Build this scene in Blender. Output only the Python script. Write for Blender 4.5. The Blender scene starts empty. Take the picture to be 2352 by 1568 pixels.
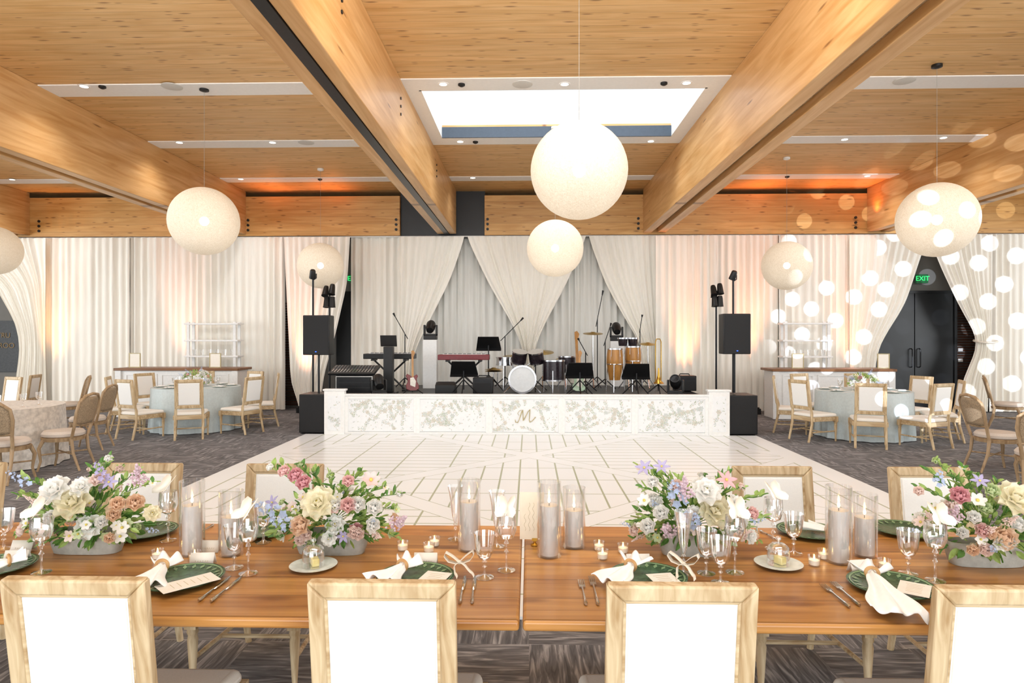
import bpy, bmesh, random
from math import *
from mathutils import Vector as V, Matrix as Mx
random.seed(7)
S=bpy.context.scene; COL=S.collection
try: S.view_settings.view_transform='Standard'
except Exception: pass
F=1500.;H=1.65;HY=772.;A=atan(39/1500.)
ZC=4.9; ZT=.76
def ray(px,py):
    u=(px-1176)/F;v=(HY-py)/F
    return V((-sin(A)+u*cos(A),cos(A)+u*sin(A),v))
def at(px,py,Y):
    d=ray(px,py);t=Y/d.y;return V((d.x*t,Y,H+d.z*t))
def pl(px,py,z):
    d=ray(px,py);t=(z-H)/d.z;return V((d.x*t,d.y*t,z))
def tb(px,py): return pl(px,py,ZT)
def X(px,Y): return at(px,800,Y).x
def Zp(py,Y): return at(1215,py,Y).z
R=radians
# ---------------------------------------------------------------- materials
def hx(h):
    s=h.lstrip('#');r=[int(s[i:i+2],16)/255 for i in (0,2,4)]
    return tuple((c/12.92) if c<=.04045 else ((c+.055)/1.055)**2.4 for c in r)+(1,)
def nd(nt,t,ins=None,**kw):
    n=nt.nodes.new(t)
    for k,v in kw.items(): setattr(n,k,v)
    if ins:
        for k,v in ins.items():
            if isinstance(v,bpy.types.NodeSocket): nt.links.new(v,n.inputs[k])
            else: n.inputs[k].default_value=v
    return n
def mth(nt,op,a,b=0.0,c=None):
    ins={0:a,1:b}
    if c is not None: ins[2]=c
    return nd(nt,'ShaderNodeMath',ins,operation=op).outputs[0]
def newmat(name):
    m=bpy.data.materials.new(name);m.use_nodes=True
    return m,m.node_tree,m.node_tree.nodes['Principled BSDF']
def ramp(nt,fac,stops):
    r=nd(nt,'ShaderNodeValToRGB',{0:fac})
    el=r.color_ramp.elements
    el[0].position,el[0].color=stops[0];el[1].position,el[1].color=stops[-1]
    for p,c in stops[1:-1]:
        e_=el.new(p);e_.color=c
    return r.outputs[0]
def mixc(nt,fac,a,b,bt='MIX'):
    n=nd(nt,'ShaderNodeMixRGB',{0:fac,1:a,2:b},blend_type=bt);return n.outputs[0]
MC={}
def mat(name,h,rough=.5,metal=0.,var=.12,sc=25,emit=0,bump=0,st=(1,1,1),tl=0):
    if name in MC: return MC[name]
    m,nt,b=newmat(name);MC[name]=m
    tc=nd(nt,'ShaderNodeTexCoord');mp=nd(nt,'ShaderNodeMapping',{0:tc.outputs['Object'],'Scale':st})
    nz=nd(nt,'ShaderNodeTexNoise',{0:mp.outputs[0],'Scale':sc,'Detail':4.})
    c=hx(h);d=tuple(x*(1-var*2) for x in c[:3])+(1,)
    col=ramp(nt,nz.outputs[0],[(.3,d),(.65,c)])
    nt.links.new(col,b.inputs['Base Color'])
    b.inputs['Roughness'].default_value=rough;b.inputs['Metallic'].default_value=metal
    if emit:
        nt.links.new(col,b.inputs['Emission Color']);b.inputs['Emission Strength'].default_value=emit
    if bump:
        bp=nd(nt,'ShaderNodeBump',{'Height':nz.outputs[0],'Strength':bump,'Distance':.01})
        nt.links.new(bp.outputs[0],b.inputs['Normal'])
    if tl:
        out=[n for n in nt.nodes if n.type=='OUTPUT_MATERIAL'][0]
        t_=nd(nt,'ShaderNodeBsdfTranslucent',{0:col});mx=nd(nt,'ShaderNodeMixShader',{0:tl,1:b.outputs[0],2:t_.outputs[0]})
        nt.links.new(mx.outputs[0],out.inputs[0])
    return m
def wood(name,h1,h2,axis=0,sc=14,rough=.4,knots=None,plank=0,pax=1,al=.06,pv=.14,lw=.035):
    m,nt,b=newmat(name)
    tc=nd(nt,'ShaderNodeTexCoord');s=[sc]*3;s[axis]=sc*al
    mp=nd(nt,'ShaderNodeMapping',{0:tc.outputs['Object'],'Scale':s})
    nz=nd(nt,'ShaderNodeTexNoise',{0:mp.outputs[0],'Scale':1.,'Detail':7.,'Distortion':.9})
    col=ramp(nt,nz.outputs[0],[(.3,hx(h1)),(.68,hx(h2))])
    sep=nd(nt,'ShaderNodeSeparateXYZ',{0:tc.outputs['Object']})
    if plank:
        q=mth(nt,'DIVIDE',sep.outputs[pax],plank);fl=mth(nt,'FLOOR',q)
        wn=nd(nt,'ShaderNodeTexWhiteNoise',{'W':fl},noise_dimensions='1D')
        val=mth(nt,'MULTIPLY_ADD',wn.outputs[0],pv,1-pv*.7)
        cc=nd(nt,'ShaderNodeCombineXYZ',{0:val,1:val,2:val})
        col=mixc(nt,1.,col,cc.outputs[0],'MULTIPLY')
        fr=mth(nt,'FRACT',q);ln=mth(nt,'LESS_THAN',fr,lw)
        col=mixc(nt,mth(nt,'MULTIPLY',ln,.5),col,hx('#5a3412'))
    for kx,ky,r0,r1,gt,off in (knots or ()):
        cb=nd(nt,'ShaderNodeCombineXYZ',{0:mth(nt,'MULTIPLY_ADD',sep.outputs[axis],kx,off),1:mth(nt,'MULTIPLY',sep.outputs[pax],ky)})
        vo=nd(nt,'ShaderNodeTexVoronoi',{0:cb.outputs[0],'Scale':1.},voronoi_dimensions='2D')
        kf=ramp(nt,vo.outputs[0],[(r0,(1,1,1,1)),(r1,(0,0,0,1))])
        gate=mth(nt,'GREATER_THAN',nd(nt,'ShaderNodeSeparateColor',{0:vo.outputs[1]}).outputs[0],gt)
        col=mixc(nt,mth(nt,'MULTIPLY',mth(nt,'MULTIPLY',kf,.75),gate),col,hx('#74461d'))
    nt.links.new(col,b.inputs['Base Color']);b.inputs['Roughness'].default_value=rough
    return m
def emis(name,h,st):
    if name in MC: return MC[name]
    m,nt,b=newmat(name);MC[name]=m
    b.inputs['Base Color'].default_value=hx(h)
    b.inputs['Emission Color'].default_value=hx(h);b.inputs['Emission Strength'].default_value=st
    return m
def glassm(name,h='#ffffff',k=.75,base=.05):
    m,nt,b=newmat(name);out=[n for n in nt.nodes if n.type=='OUTPUT_MATERIAL'][0]
    tr=nd(nt,'ShaderNodeBsdfTransparent',{0:hx(h)});gl=nd(nt,'ShaderNodeBsdfGlossy',{0:(1,1,1,1),'Roughness':.06})
    lw=nd(nt,'ShaderNodeLayerWeight',{0:.35})
    f=mth(nt,'MULTIPLY_ADD',lw.outputs['Facing'],k,base)
    f=mth(nt,'MINIMUM',f,.9)
    mx=nd(nt,'ShaderNodeMixShader',{0:f,1:tr.outputs[0],2:gl.outputs[0]})
    nt.links.new(mx.outputs[0],out.inputs[0]);return m
KN=((1.5,7.,.04,.12,.5,0),(2.6,15.,.05,.13,.75,5.3))
W_ceil=wood('ceiling_boards','#cf9f60','#e2b980',0,12,.5,KN,.14,1,.1,.1)
W_beam=wood('glulam','#c18d51','#dcb079',1,11,.38,((.5,3.5,.02,.06,.6,0),),.0,2,.08)
W_fasc=wood('fascia_wood','#c48e4a','#d9a968',0,11,.42,KN,.16,2,.1)
W_table=wood('pine_top','#a4682f','#d89e58',0,18,.3,((1.8,6.,.06,.17,.3,0),),.17,1,.06,.45,.05)
W_oak=wood('weathered_oak','#a5855a','#dac5a0',2,26,.55,None,0,0,.12)
W_oak2=wood('weathered_oak_side','#a5855a','#dac5a0',0,26,.55,None,0,0,.12)
W_dark=wood('slat_wood','#2a1509','#512b14',0,14,.5)
W_bar=wood('bar_top','#6a4426','#96673e',0,14,.4)
W_conga=wood('conga_wood','#93632a','#bd8846',2,20,.3)
M_white=mat('white_paint','#f1f1ef',.5,0,.03)
M_trim=mat('white_trim','#f2f0ec',.6,0,.02)
M_drape=mat('drape_ivory','#f8f4ea',.85,0,.03,6,st=(6,6,.4))
M_drape2=mat('drape_grey','#e8e7e1',.85,0,.04,6,st=(6,6,.4))
M_fab=mat('cream_linen','#f1ede4',.9,0,.03,180)
M_fabw=mat('white_linen','#f3f2ee',.9,0,.02,180)
M_black=mat('black_plastic','#121213',.45,0,.2)
M_blk2=mat('black_metal','#1b1b1d',.35,.4,.2)
M_grille=mat('black_grille','#1a1a1c',.7,0,.3,300)
M_door=mat('dark_door','#17181a',.4,0,.2,4)
M_wall=mat('grey_wall','#84827d',.8,0,.05,3)
M_chrome=mat('chrome','#d5d5d8',.18,1.,.05)
M_brass=mat('brass','#c9a24a',.28,1.,.1)
M_bronze=mat('bronze_letters','#8a7048',.5,.3,.1)
M_gold=mat('gold_ink','#bfb083',.5,.1,.08)
M_silver=mat('silver','#cfcac2',.22,1.,.06)
M_green=mat('green_plate','#4c6d50',.25,0,.3,45)
M_pale=mat('pale_plate','#dfe2d8',.3,0,.04)
M_blue=mat('blue_cloth','#ccd7d8',.8,0,.05,30)
M_lace=mat('lace_cloth','#ece6dd',.85,0,.16,22)
M_cane=mat('cane','#b8a081',.7,0,.3,120)
M_beige=mat('beige_seat','#d9cdc1',.9,0,.05,120)
M_oakd=wood('cane_chair_wood','#8f7453','#b89d7a',2,24,.5,None,0,0,.12)
M_conc=mat('concrete','#b3b0a7',.85,0,.1,40,bump=.2)
M_cand=mat('candle_grey','#cac4bf',.5,0,.04,emit=.03)
M_wax=mat('wax_white','#f4eee0',.5,0,.02,emit=.15)
M_paper=mat('card_paper','#f8f3e8',.8,0,.02)
M_menu=mat('menu_paper','#f3ece1',.8,0,.03)
M_card=mat('table_card_paper','#efe5d0',.8,0,.03)
M_ring=wood('ring_wood','#b98a55','#d9b27d',0,30,.5)
M_rib=mat('ribbon','#efe6d6',.4,0,.06,8)
M_nap=mat('napkin','#fbfaf8',.9,0,.02,60)
M_butter=mat('butter','#f3e49a',.4,0,.05)
M_flame=emis('flame','#ffd48a',14.)
M_bulb=emis('bulb','#fff4e0',34.)
M_lens=emis('downlight_lens','#fff3df',7.)
M_exit=emis('exit_green','#35e070',1.6)
M_led=emis('led_blue','#3060ff',3.)
M_leaf=mat('leaf_dark','#6fa04f',.5,0,.2,40,tl=.35)
M_leaf2=mat('leaf_light','#b9d57e',.5,0,.18,40,tl=.35)
M_stem=mat('stem','#6a8a45',.5)
M_red=mat('red_lacquer','#7a1e24',.35)
M_sky=mat('skylight_slate','#465261',.6,0,.05)
M_glass=glassm('clear_glass',k=.62,base=.05)
M_crys=glassm('crystal',k=.95,base=.08)
M_pane=glassm('skylight_pane',k=.05,base=.0)
M_drumw=mat('drum_head','#e6e9ea',.4,0,.03)
M_drum=mat('drum_shell','#2c2329',.25,.2,.2)
M_cym=mat('cymbal','#b99a50',.3,1.,.1)
M_panel=mat('panel_white','#eef0f1',.4,0,.02)
M_pr=[mat('print_sage','#c6cebd',.5,0,.06),mat('print_taupe','#d9d3c8',.5,0,.06),mat('print_grey','#cfd5d3',.5,0,.06),mat('print_deep','#b8c1ae',.5,0,.06)]
def carpet():
    m,nt,b=newmat('carpet');tc=nd(nt,'ShaderNodeTexCoord')
    mp=nd(nt,'ShaderNodeMapping',{0:tc.outputs['Object'],'Scale':(38,3.6,1)})
    n1=nd(nt,'ShaderNodeTexNoise',{0:mp.outputs[0],'Scale':1.,'Detail':6.,'Distortion':1.})
    mp2=nd(nt,'ShaderNodeMapping',{0:tc.outputs['Object'],'Scale':(3.6,28,1)})
    n2=nd(nt,'ShaderNodeTexNoise',{0:mp2.outputs[0],'Scale':1.,'Detail':6.,'Distortion':.9})
    ck=nd(nt,'ShaderNodeTexChecker',{0:tc.outputs['Object'],'Scale':2.0})
    f=nd(nt,'ShaderNodeMixRGB',{0:ck.outputs[1],1:n1.outputs[0],2:n2.outputs[0]})
    c=ramp(nt,f.outputs[0],[(.34,hx('#4e4d4f')),(.52,hx('#6e6c6e')),(.68,hx('#a3a1a1'))])
    nt.links.new(c,b.inputs['Base Color']);b.inputs['Roughness'].default_value=.95;return m
def dancemat():
    m,nt,b=newmat('dance_floor_print');tc=nd(nt,'ShaderNodeTexCoord')
    s=nd(nt,'ShaderNodeSeparateXYZ',{0:tc.outputs['Object']});u,v=s.outputs[0],s.outputs[1]
    def band(a,w,per,off):
        f=mth(nt,'FRACT',mth(nt,'ADD',mth(nt,'DIVIDE',a,per),off))
        d=mth(nt,'ABSOLUTE',mth(nt,'SUBTRACT',f,.5));return mth(nt,'LESS_THAN',d,w/per)
    P=3.66
    a1=mth(nt,'ADD',u,v);a2=mth(nt,'SUBTRACT',u,v)
    par=mth(nt,'ADD',mth(nt,'FLOOR',mth(nt,'ADD',mth(nt,'DIVIDE',a1,P),.5)),mth(nt,'FLOOR',mth(nt,'ADD',mth(nt,'DIVIDE',a2,P),.5)))
    odd=mth(nt,'GREATER_THAN',mth(nt,'FRACT',mth(nt,'MULTIPLY',par,.5)),.25)
    A1=mth(nt,'MAXIMUM',band(u,.010,.22,0.),band(v,.009,.66,0.))
    A2=mth(nt,'MAXIMUM',band(u,.010,.66,0.),band(v,.009,.22,0.))
    ln=mth(nt,'ADD',mth(nt,'MULTIPLY',A1,mth(nt,'SUBTRACT',1.,odd)),mth(nt,'MULTIPLY',A2,odd))
    b1=band(a1,.17,P,.0);b2=band(a2,.17,P,.0)
    e_=mth(nt,'MAXIMUM',band(a1,.182,P,.0),band(a2,.182,P,.0))
    ln=mth(nt,'MAXIMUM',ln,e_)
    b3=mth(nt,'GREATER_THAN',mth(nt,'ABSOLUTE',u),3.42)
    bm=mth(nt,'MAXIMUM',mth(nt,'MAXIMUM',b1,b2),b3)
    f=mth(nt,'MULTIPLY',ln,mth(nt,'SUBTRACT',1.,bm))
    c=mixc(nt,f,hx('#edeeee'),hx('#a6a988'))
    nt.links.new(c,b.inputs['Base Color']);b.inputs['Roughness'].default_value=.28
    b.inputs['Specular IOR Level'].default_value=.4;return m
def shademat():
    m,nt,b=newmat('woven_shade');out=[n for n in nt.nodes if n.type=='OUTPUT_MATERIAL'][0]
    tc=nd(nt,'ShaderNodeTexCoord')
    nz=nd(nt,'ShaderNodeTexNoise',{0:tc.outputs['Object'],'Scale':40.,'Detail':7.,'Distortion':2.5})
    c=ramp(nt,nz.outputs[0],[(.3,hx('#cfc1ab')),(.65,hx('#e6dccc'))])
    nt.links.new(c,b.inputs['Base Color']);nt.links.new(c,b.inputs['Emission Color']);b.inputs['Emission Strength'].default_value=.22
    b.inputs['Roughness'].default_value=.9
    tr=nd(nt,'ShaderNodeBsdfTransparent');mx=nd(nt,'ShaderNodeMixShader',{0:.12,1:b.outputs[0],2:tr.outputs[0]})
    nt.links.new(mx.outputs[0],out.inputs[0]);return m
M_carpet=carpet();M_dance=dancemat();M_shade=shademat()
# ---------------------------------------------------------------- mesh builder
KIDS={}
class MB:
    def __init__(s): s.v=[];s.f=[];s.k=[];s.i=0;s.T=None
    def add(s,P,Fs):
        o=len(s.v)
        for p in P:
            p=V(p);s.v.append(s.T@p if s.T else p)
        for f in Fs: s.f.append([a+o for a in f]);s.k.append(s.i)
        return s
    def box(s,x0,x1,y0,y1,z0,z1):
        P=[(x,y,z) for z in (z0,z1) for y in (y0,y1) for x in (x0,x1)]
        return s.add(P,[(0,2,3,1),(4,5,7,6),(0,1,5,4),(2,6,7,3),(0,4,6,2),(1,3,7,5)])
    def path(s,P,r,n=8,closed=False):
        P=[V(p) for p in P];m=len(P);rs=r if isinstance(r,(list,tuple)) else [r]*m
        T=[]
        for i in range(m):
            a=P[i-1] if (i or closed) else P[i];b=P[(i+1)%m] if (i<m-1 or closed) else P[i]
            t=(b-a);T.append(t.normalized() if t.length>1e-9 else V((0,0,1)))
        x=V((0,0,1)) if abs(T[0].z)<.9 else V((1,0,0));x=(x-T[0]*x.dot(T[0])).normalized()
        Q=[]
        for i in range(m):
            x=(x-T[i]*x.dot(T[i]));x=x.normalized() if x.length>1e-6 else T[i].orthogonal().normalized()
            y=T[i].cross(x)
            for k in range(n):
                a=2*pi*k/n;Q.append(P[i]+(x*cos(a)+y*sin(a))*rs[i])
        Fs=[]
        for i in range(m if closed else m-1):
            j=(i+1)%m
            for k in range(n): Fs.append((i*n+k,i*n+(k+1)%n,j*n+(k+1)%n,j*n+k))
        if not closed: Fs.append(tuple(range(n))[::-1]);Fs.append(tuple((m-1)*n+k for k in range(n)))
        return s.add(Q,Fs)
    def cyl(s,a,b,r,r2=None,n=12): return s.path([a,b],[r,r if r2 is None else r2],n)
    def lathe(s,pr,n=20,c=(0,0,0),sx=1,sy=1):
        Q=[];Fs=[];m=len(pr)
        for r,z in pr:
            for k in range(n):
                a=2*pi*k/n;Q.append((c[0]+r*cos(a)*sx,c[1]+r*sin(a)*sy,c[2]+z))
        for i in range(m-1):
            for k in range(n): Fs.append((i*n+k,i*n+(k+1)%n,(i+1)*n+(k+1)%n,(i+1)*n+k))
        if pr[0][0]>1e-5 and pr[0]!=pr[-1]: Fs.append(tuple(range(n))[::-1])
        if pr[-1][0]>1e-5 and pr[0]!=pr[-1]: Fs.append(tuple((m-1)*n+k for k in range(n)))
        return s.add(Q,Fs)
    def ball(s,c,rx,ry=None,rz=None,n=16,m=10):
        ry=rx if ry is None else ry;rz=rx if rz is None else rz
        return s.lathe([(max(1e-6,sin(pi*i/m))*rx,-cos(pi*i/m)*rz) for i in range(m+1)],n,c,1,ry/rx)
    def grid(s,fn,nu,nv):
        P=[fn(i/nu,j/nv) for j in range(nv+1) for i in range(nu+1)];w=nu+1
        return s.add(P,[(j*w+i,j*w+i+1,(j+1)*w+i+1,(j+1)*w+i) for j in range(nv) for i in range(nu)])
    def prism(s,P,y0,y1):
        n=len(P);Q=[(x,y0,z) for x,z in P]+[(x,y1,z) for x,z in P]
        return s.add(Q,[tuple(range(n)),tuple(range(n,2*n))[::-1]]+[(i,i+n,(i+1)%n+n,(i+1)%n) for i in range(n)])
    def frame(s,x0,x1,z0,z1,w,y0,y1):
        for a,b in (((x0,z0),(x1,z0)),((x1,z0),(x1,z1)),((x1,z1),(x0,z1)),((x0,z1),(x0,z0))):
            def inn(p): return (p[0]+(w if p[0]==x0 else -w),p[1]+(w if p[1]==z0 else -w))
            s.prism([a,b,inn(b),inn(a)],y0,y1)
        return s
    def mesh(s,name,mats):
        me=bpy.data.meshes.new(name);me.from_pydata([tuple(p) for p in s.v],[],s.f)
        for m in (mats if isinstance(mats,(list,tuple)) else [mats]): me.materials.append(m)
        if any(s.k): me.polygons.foreach_set('material_index',s.k)
        bm=bmesh.new();bm.from_mesh(me);bmesh.ops.recalc_face_normals(bm,faces=bm.faces);bm.to_mesh(me);bm.free()
        me.polygons.foreach_set('use_smooth',[True]*len(me.polygons))
        me.set_sharp_from_angle(angle=R(38));me.update();return me
    def build(s,name,mats,parent=None,bevel=0,solid=0,seg=2):
        return put(name,s.mesh(name,mats),parent,bevel,solid,seg)
def put(name,me,parent=None,bevel=0,solid=0,seg=2):
    o=bpy.data.objects.new(name,me);COL.objects.link(o)
    if parent: o.parent=parent;KIDS.setdefault(parent.name,[]).append(o)
    if solid:
        m=o.modifiers.new('thickness','SOLIDIFY');m.thickness=solid;m.offset=0
    if bevel:
        m=o.modifiers.new('bevel','BEVEL');m.width=bevel;m.segments=seg;m.limit_method='ANGLE';m.angle_limit=R(40)
    return o
def tagit(o,label,cat,group=None):
    o['label']=label;o['category']=cat
    if group: o['group']=group
    return o
def thing(name,label,cat,loc=(0,0,0),rz=0,group=None):
    o=bpy.data.objects.new(name,None);COL.objects.link(o);o.empty_display_size=.05
    o.location=loc;o.rotation_euler=(0,0,rz);return tagit(o,label,cat,group)
def one(name,label,cat,mb,m,loc=(0,0,0),rz=0,group=None,**k):
    o=mb.build(name,m,**k);o.location=loc;o.rotation_euler=(0,0,rz);return tagit(o,label,cat,group)
def struct(name,mb,m,parent=None,**k):
    o=mb.build(name,m,parent,**k)
    if not parent: o['kind']='structure'
    return o
def dup(root,loc,rz,label,group=None):
    r=root.copy();COL.objects.link(r);r.location=loc;r.rotation_euler=(0,0,rz);r['label']=label
    if group: r['group']=group
    for ch in list(KIDS.get(root.name,[])):
        c=ch.copy();COL.objects.link(c);c.parent=r;KIDS.setdefault(r.name,[]).append(c)
        for g in list(KIDS.get(ch.name,[])):
            d=g.copy();COL.objects.link(d);d.parent=c;KIDS.setdefault(c.name,[]).append(d)
    return r
class Maker:
    def __init__(s,fn): s.fn=fn;s.r=None
    def __call__(s,loc,rz,label,group=None):
        if s.r is None:
            s.r=s.fn(label);s.r.location=loc;s.r.rotation_euler=(0,0,rz)
            if group: s.r['group']=group
            return s.r
        return dup(s.r,loc,rz,label,group)
def text(body,size,m,parent,T,name='lettering',ext=.002):
    cu=bpy.data.curves.new('t','FONT');cu.body=body;cu.size=size;cu.extrude=ext;cu.align_x='CENTER';cu.align_y='CENTER'
    ob=bpy.data.objects.new('t',cu);COL.objects.link(ob)
    dg=bpy.context.evaluated_depsgraph_get();me=bpy.data.meshes.new_from_object(ob.evaluated_get(dg))
    bpy.data.objects.remove(ob);me.transform(T);me.materials.clear();me.materials.append(m)
    return put(name,me,parent)
UP=Mx.Rotation(pi/2,4,'X')
Tr=Mx.Translation
def Rx(a): return Mx.Rotation(a,4,'X')
def Ry(a): return Mx.Rotation(a,4,'Y')
def Rz(a): return Mx.Rotation(a,4,'Z')
# ---------------------------------------------------------------- setting
struct('floor',MB().box(-15,15.5,-3,15.2,-.1,0),M_carpet)
hx0,hx1,hy0,hy1=-1.45,2.33,8.57,10.65
struct('ceiling',MB().box(-15,15.5,-3,hy0,ZC,ZC+.2).box(-15,15.5,hy1,15.2,ZC,ZC+.2).box(-15,hx0,hy0,hy1,ZC,ZC+.2).box(hx1,15.5,hy0,hy1,ZC,ZC+.2),W_ceil)
struct('wall_back',MB().box(-15,15.5,15.1,15.2,0,ZC),M_wall)
struct('wall_left',MB().box(-15.1,-15,11,15.2,0,ZC),M_wall)
struct('wall_right',MB().box(15.5,15.6,11,15.2,0,ZC),M_wall)
beams=[(-11.75,-11.3),(-6.8,-6.35),(-2.04,-1.62),(2.52,3.0),(7.4,7.88),(12.2,12.68)]
for i,(a,b) in enumerate(beams):
    w=(b-a)*.36
    o=struct('ceiling_beam',MB().box(a,a+w,-3,14.5,3.93,ZC).box(b-w,b,-3,14.5,3.93,ZC).box(a+w,b-w,-3,14.5,4.05,ZC),W_beam,bevel=.008)
    if i==2:
        MB().box(a+w+.005,b-w-.005,-2.9,14.45,3.92,4.06).build('partition_track',M_blk2,o)
        for Y in (5.6,8.2,11.4):
            m=MB()
            for k in range(3): m.cyl((b,Y,4.45+.1*k),(b+.012,Y,4.45+.1*k),.018,n=10)
            m.build('bolt',M_black,o)
    else:
        MB().box(a+w+.005,b-w-.005,-2.9,14.45,4.03,4.056).build('track_channel',M_oakd,o)
xl,xr=X(918,14.5),X(1113,14.5)
o=struct('trim_1',MB().box(-15,xl,14.5,14.6,3.9,4.78),W_fasc)
o2=struct('trim_2',MB().box(xr,15.5,14.5,14.6,3.9,4.78),W_fasc)
for par,pxs in ((o,(90,570,910)),(o2,(1120,1466,1965,2210))):
    for p in pxs:
        for k in range(3): MB().cyl((X(p,14.5),14.5,4.03+.11*k),(X(p,14.5),14.48,4.03+.11*k),.03,n=10).build('bolt',M_black,par)
struct('trim_3',MB().box(xl,xr,14.62,14.68,3.85,ZC),M_door)
ti=4
for (a,b) in ((-11.3,-6.8),(-6.35,-2.04),(3.0,7.4),(7.88,12.2)):
    for (y0,y1) in ((8.28,8.68),(10.72,11.1),(13.25,13.6)):
        struct('trim_%d'%ti,MB().box(a,b,y0,y1,ZC-.012,ZC+.01),M_trim);ti+=1
struct('trim_%d'%ti,MB().box(-1.62,2.52,13.25,13.6,ZC-.012,ZC+.01),M_trim);ti+=1
struct('trim_%d'%ti,MB().box(-1.62,2.52,8.2,hy0,ZC-.012,ZC+.01).box(-1.62,2.52,hy1,11.02,ZC-.012,ZC+.01).box(-1.62,hx0,hy0,hy1,ZC-.012,ZC+.01).box(hx1,2.52,hy0,hy1,ZC-.012,ZC+.01),M_trim)
sk=struct('window_1',MB().box(hx0,hx0+.03,hy0,hy1,ZC-.012,5.3).box(hx1-.03,hx1,hy0,hy1,ZC-.012,5.3).box(hx0,hx1,hy0,hy0+.03,ZC-.012,5.3),M_white)
MB().box(hx0+.03,hx1-.03,hy1-.03,hy1,ZC-.012,5.06).build('curb',M_sky,sk)
m=MB()
for k in range(5):
    x=hx0+.32+k*.78;m.box(x-.014,x+.014,hy0+.03,hy0+.6,5.28,5.31)
m.box(hx0,hx1,hy0+.4,hy0+.43,5.27,5.31)
m.build('mullion',M_sky,sk)
MB().box(hx0,hx1,hy0,hy1,5.31,5.315).build('pane',M_pane,sk)
d=struct('door_1',MB().box(X(772,15),X(835,15),15.02,15.09,0,Zp(668,15)),M_door)
xa,xb=X(2012,15.),X(2192,15.);xm=(xa+xb)/2;zt=Zp(675,15)
d=struct('door_2',MB().box(xa,xm-.01,15.02,15.09,0,zt).box(xm+.01,xb,15.02,15.09,0,zt).box(xa-.06,xa,14.99,15.09,0,zt+.06).box(xb,xb+.06,14.99,15.09,0,zt+.06).box(xa,xb,14.99,15.09,zt,zt+.06),M_door)
for sx in (-1,1): MB().path([(xm+sx*.09,15.0,.95),(xm+sx*.09,14.95,.97),(xm+sx*.09,14.95,1.35),(xm+sx*.09,15.0,1.37)],.014).build('door_handle',M_blk2,d)
m=MB()
for k in range(40): m.box(X(2200,15),X(2262,15),15.03,15.08,.05+k*.06,.09+k*.06)
struct('trim_30',m,W_dark)
m=MB()
for k in range(40): m.box(X(640,15),X(684,15),15.03,15.08,.05+k*.06,.09+k*.06)
struct('trim_31',m,W_dark)
for k,py in enumerate((803,827)):
    one('wall_switch','%s white wall switch on the slatted panel right of the dark double door'%('upper','lower')[k],'switch',MB().box(-.05,.05,-.01,.01,-.035,.035).box(-.012,.012,-.018,-.01,-.015,.015),M_white,at(2206,py,15.01),bevel=.003)
def exitsign(px,py,lab,w=.26):
    p=at(px,py,14.97);t=thing('exit_sign',lab,'sign',p)
    MB().box(-w/2,w/2,-.03,.03,-.1,.1).build('case',mat('exit_case','#2f6b45',.3,emit=.3),t,bevel=.006)
    text('EXIT',.15,M_exit,t,Tr((0,-.034,0))@UP)
exitsign(2117,640,'green lit EXIT sign above the dark double door')
exitsign(814,640,'green lit EXIT sign above the dark door left of stage')
t=thing('wall_lettering','bronze wall letters reading TR and LROO beside the leftmost drape','sign',at(8,785,15.05))
text('TRU',.17,M_bronze,t,Tr((.02,-.02,.15))@UP);text('LROO',.17,M_bronze,t,Tr((.05,-.02,-.09))@UP)
MB().box(-.6,.45,-.01,.04,-.7,.5).build('backing_board',mat('sign_board','#55585b',.6),t)
# ---------------------------------------------------------------- drapes
def ip(pts,y):
    if y<=pts[0][0]: return pts[0][1]
    for (a,xa),(b,xb) in zip(pts,pts[1:]):
        if y<=b:
            q=(y-a)/(b-a);return xa+(xb-xa)*q
    return pts[-1][1]
def sm(pts,y): return (ip(pts,y-25)+2*ip(pts,y)+ip(pts,y+25))/4
def drape(L,Rr,lab,Y=14.45,top=542,bot=942,folds=None,amp=.032,m=None,seed=0):
    rnd=random.Random(seed);L=L if isinstance(L,list) else [(top,L)];Rr=Rr if isinstance(Rr,list) else [(top,Rr)]
    w0=abs(Rr[0][1]-L[0][1])/1500*Y;n=folds or max(5,int(w0*6.5))
    ph=[rnd.uniform(-.5,.5) for _ in range(n+3)];am=[rnd.uniform(.3,1.3) for _ in range(n+3)]
    z0,z1=Zp(bot,Y),Zp(top,Y);z0=max(z0,.01)
    cx=X((L[-1][1]+Rr[-1][1])/2,Y)
    def fn(u,v):
        z=z1+(z0-z1)*v;py=top+(bot-top)*v
        a=X(sm(L,py),Y);b=X(sm(Rr,py),Y)
        q=u*n;i=int(q);q2=q+.35*(ph[i]*(1-(q-i))+ph[i+1]*(q-i))
        k=min(1.,.55+.45*abs(b-a)/max(.1,w0))
        y=amp*k*(am[i]*(1-(q-i))+am[i+1]*(q-i))*sin(2*pi*q2)+.3*amp*sin(2*pi*q2*.37+seed)+.003*sin(5*z+5*u*n)
        return V((a+(b-a)*u-cx,y,z))
    return one('drape',lab,'curtain',MB().grid(fn,n*9,26),m or M_drape,(cx,Y,0))
drape([(540,-230),(640,-20),(740,36),(800,46),(940,28)],[(540,106),(800,104),(940,108)],'leftmost ivory drape pulled aside from the bronze wall letters',Y=14.33,seed=1)
drape(93,299,'ivory drape panel with warm glow at its foot, second from the left edge',seed=2)
drape(300,542,'wide ivory drape panel directly behind the left bar',seed=3,Y=14.5)
drape(541,654,'ivory drape panel right of the left white shelf unit',seed=4)
drape([(540,652),(880,668),(940,690)],[(540,804),(650,797),(760,772),(870,742),(940,735)],'ivory drape tied back beside the left loudspeaker',Y=14.33,seed=5,folds=10)
drape(806,925,'straight ivory drape just left of the swagged stage backdrop',Y=14.64,bot=940,seed=6)
drape(915,1515,'long pale grey drape behind the band across the stage',Y=14.78,m=M_drape2,seed=7,bot=935)
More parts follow.
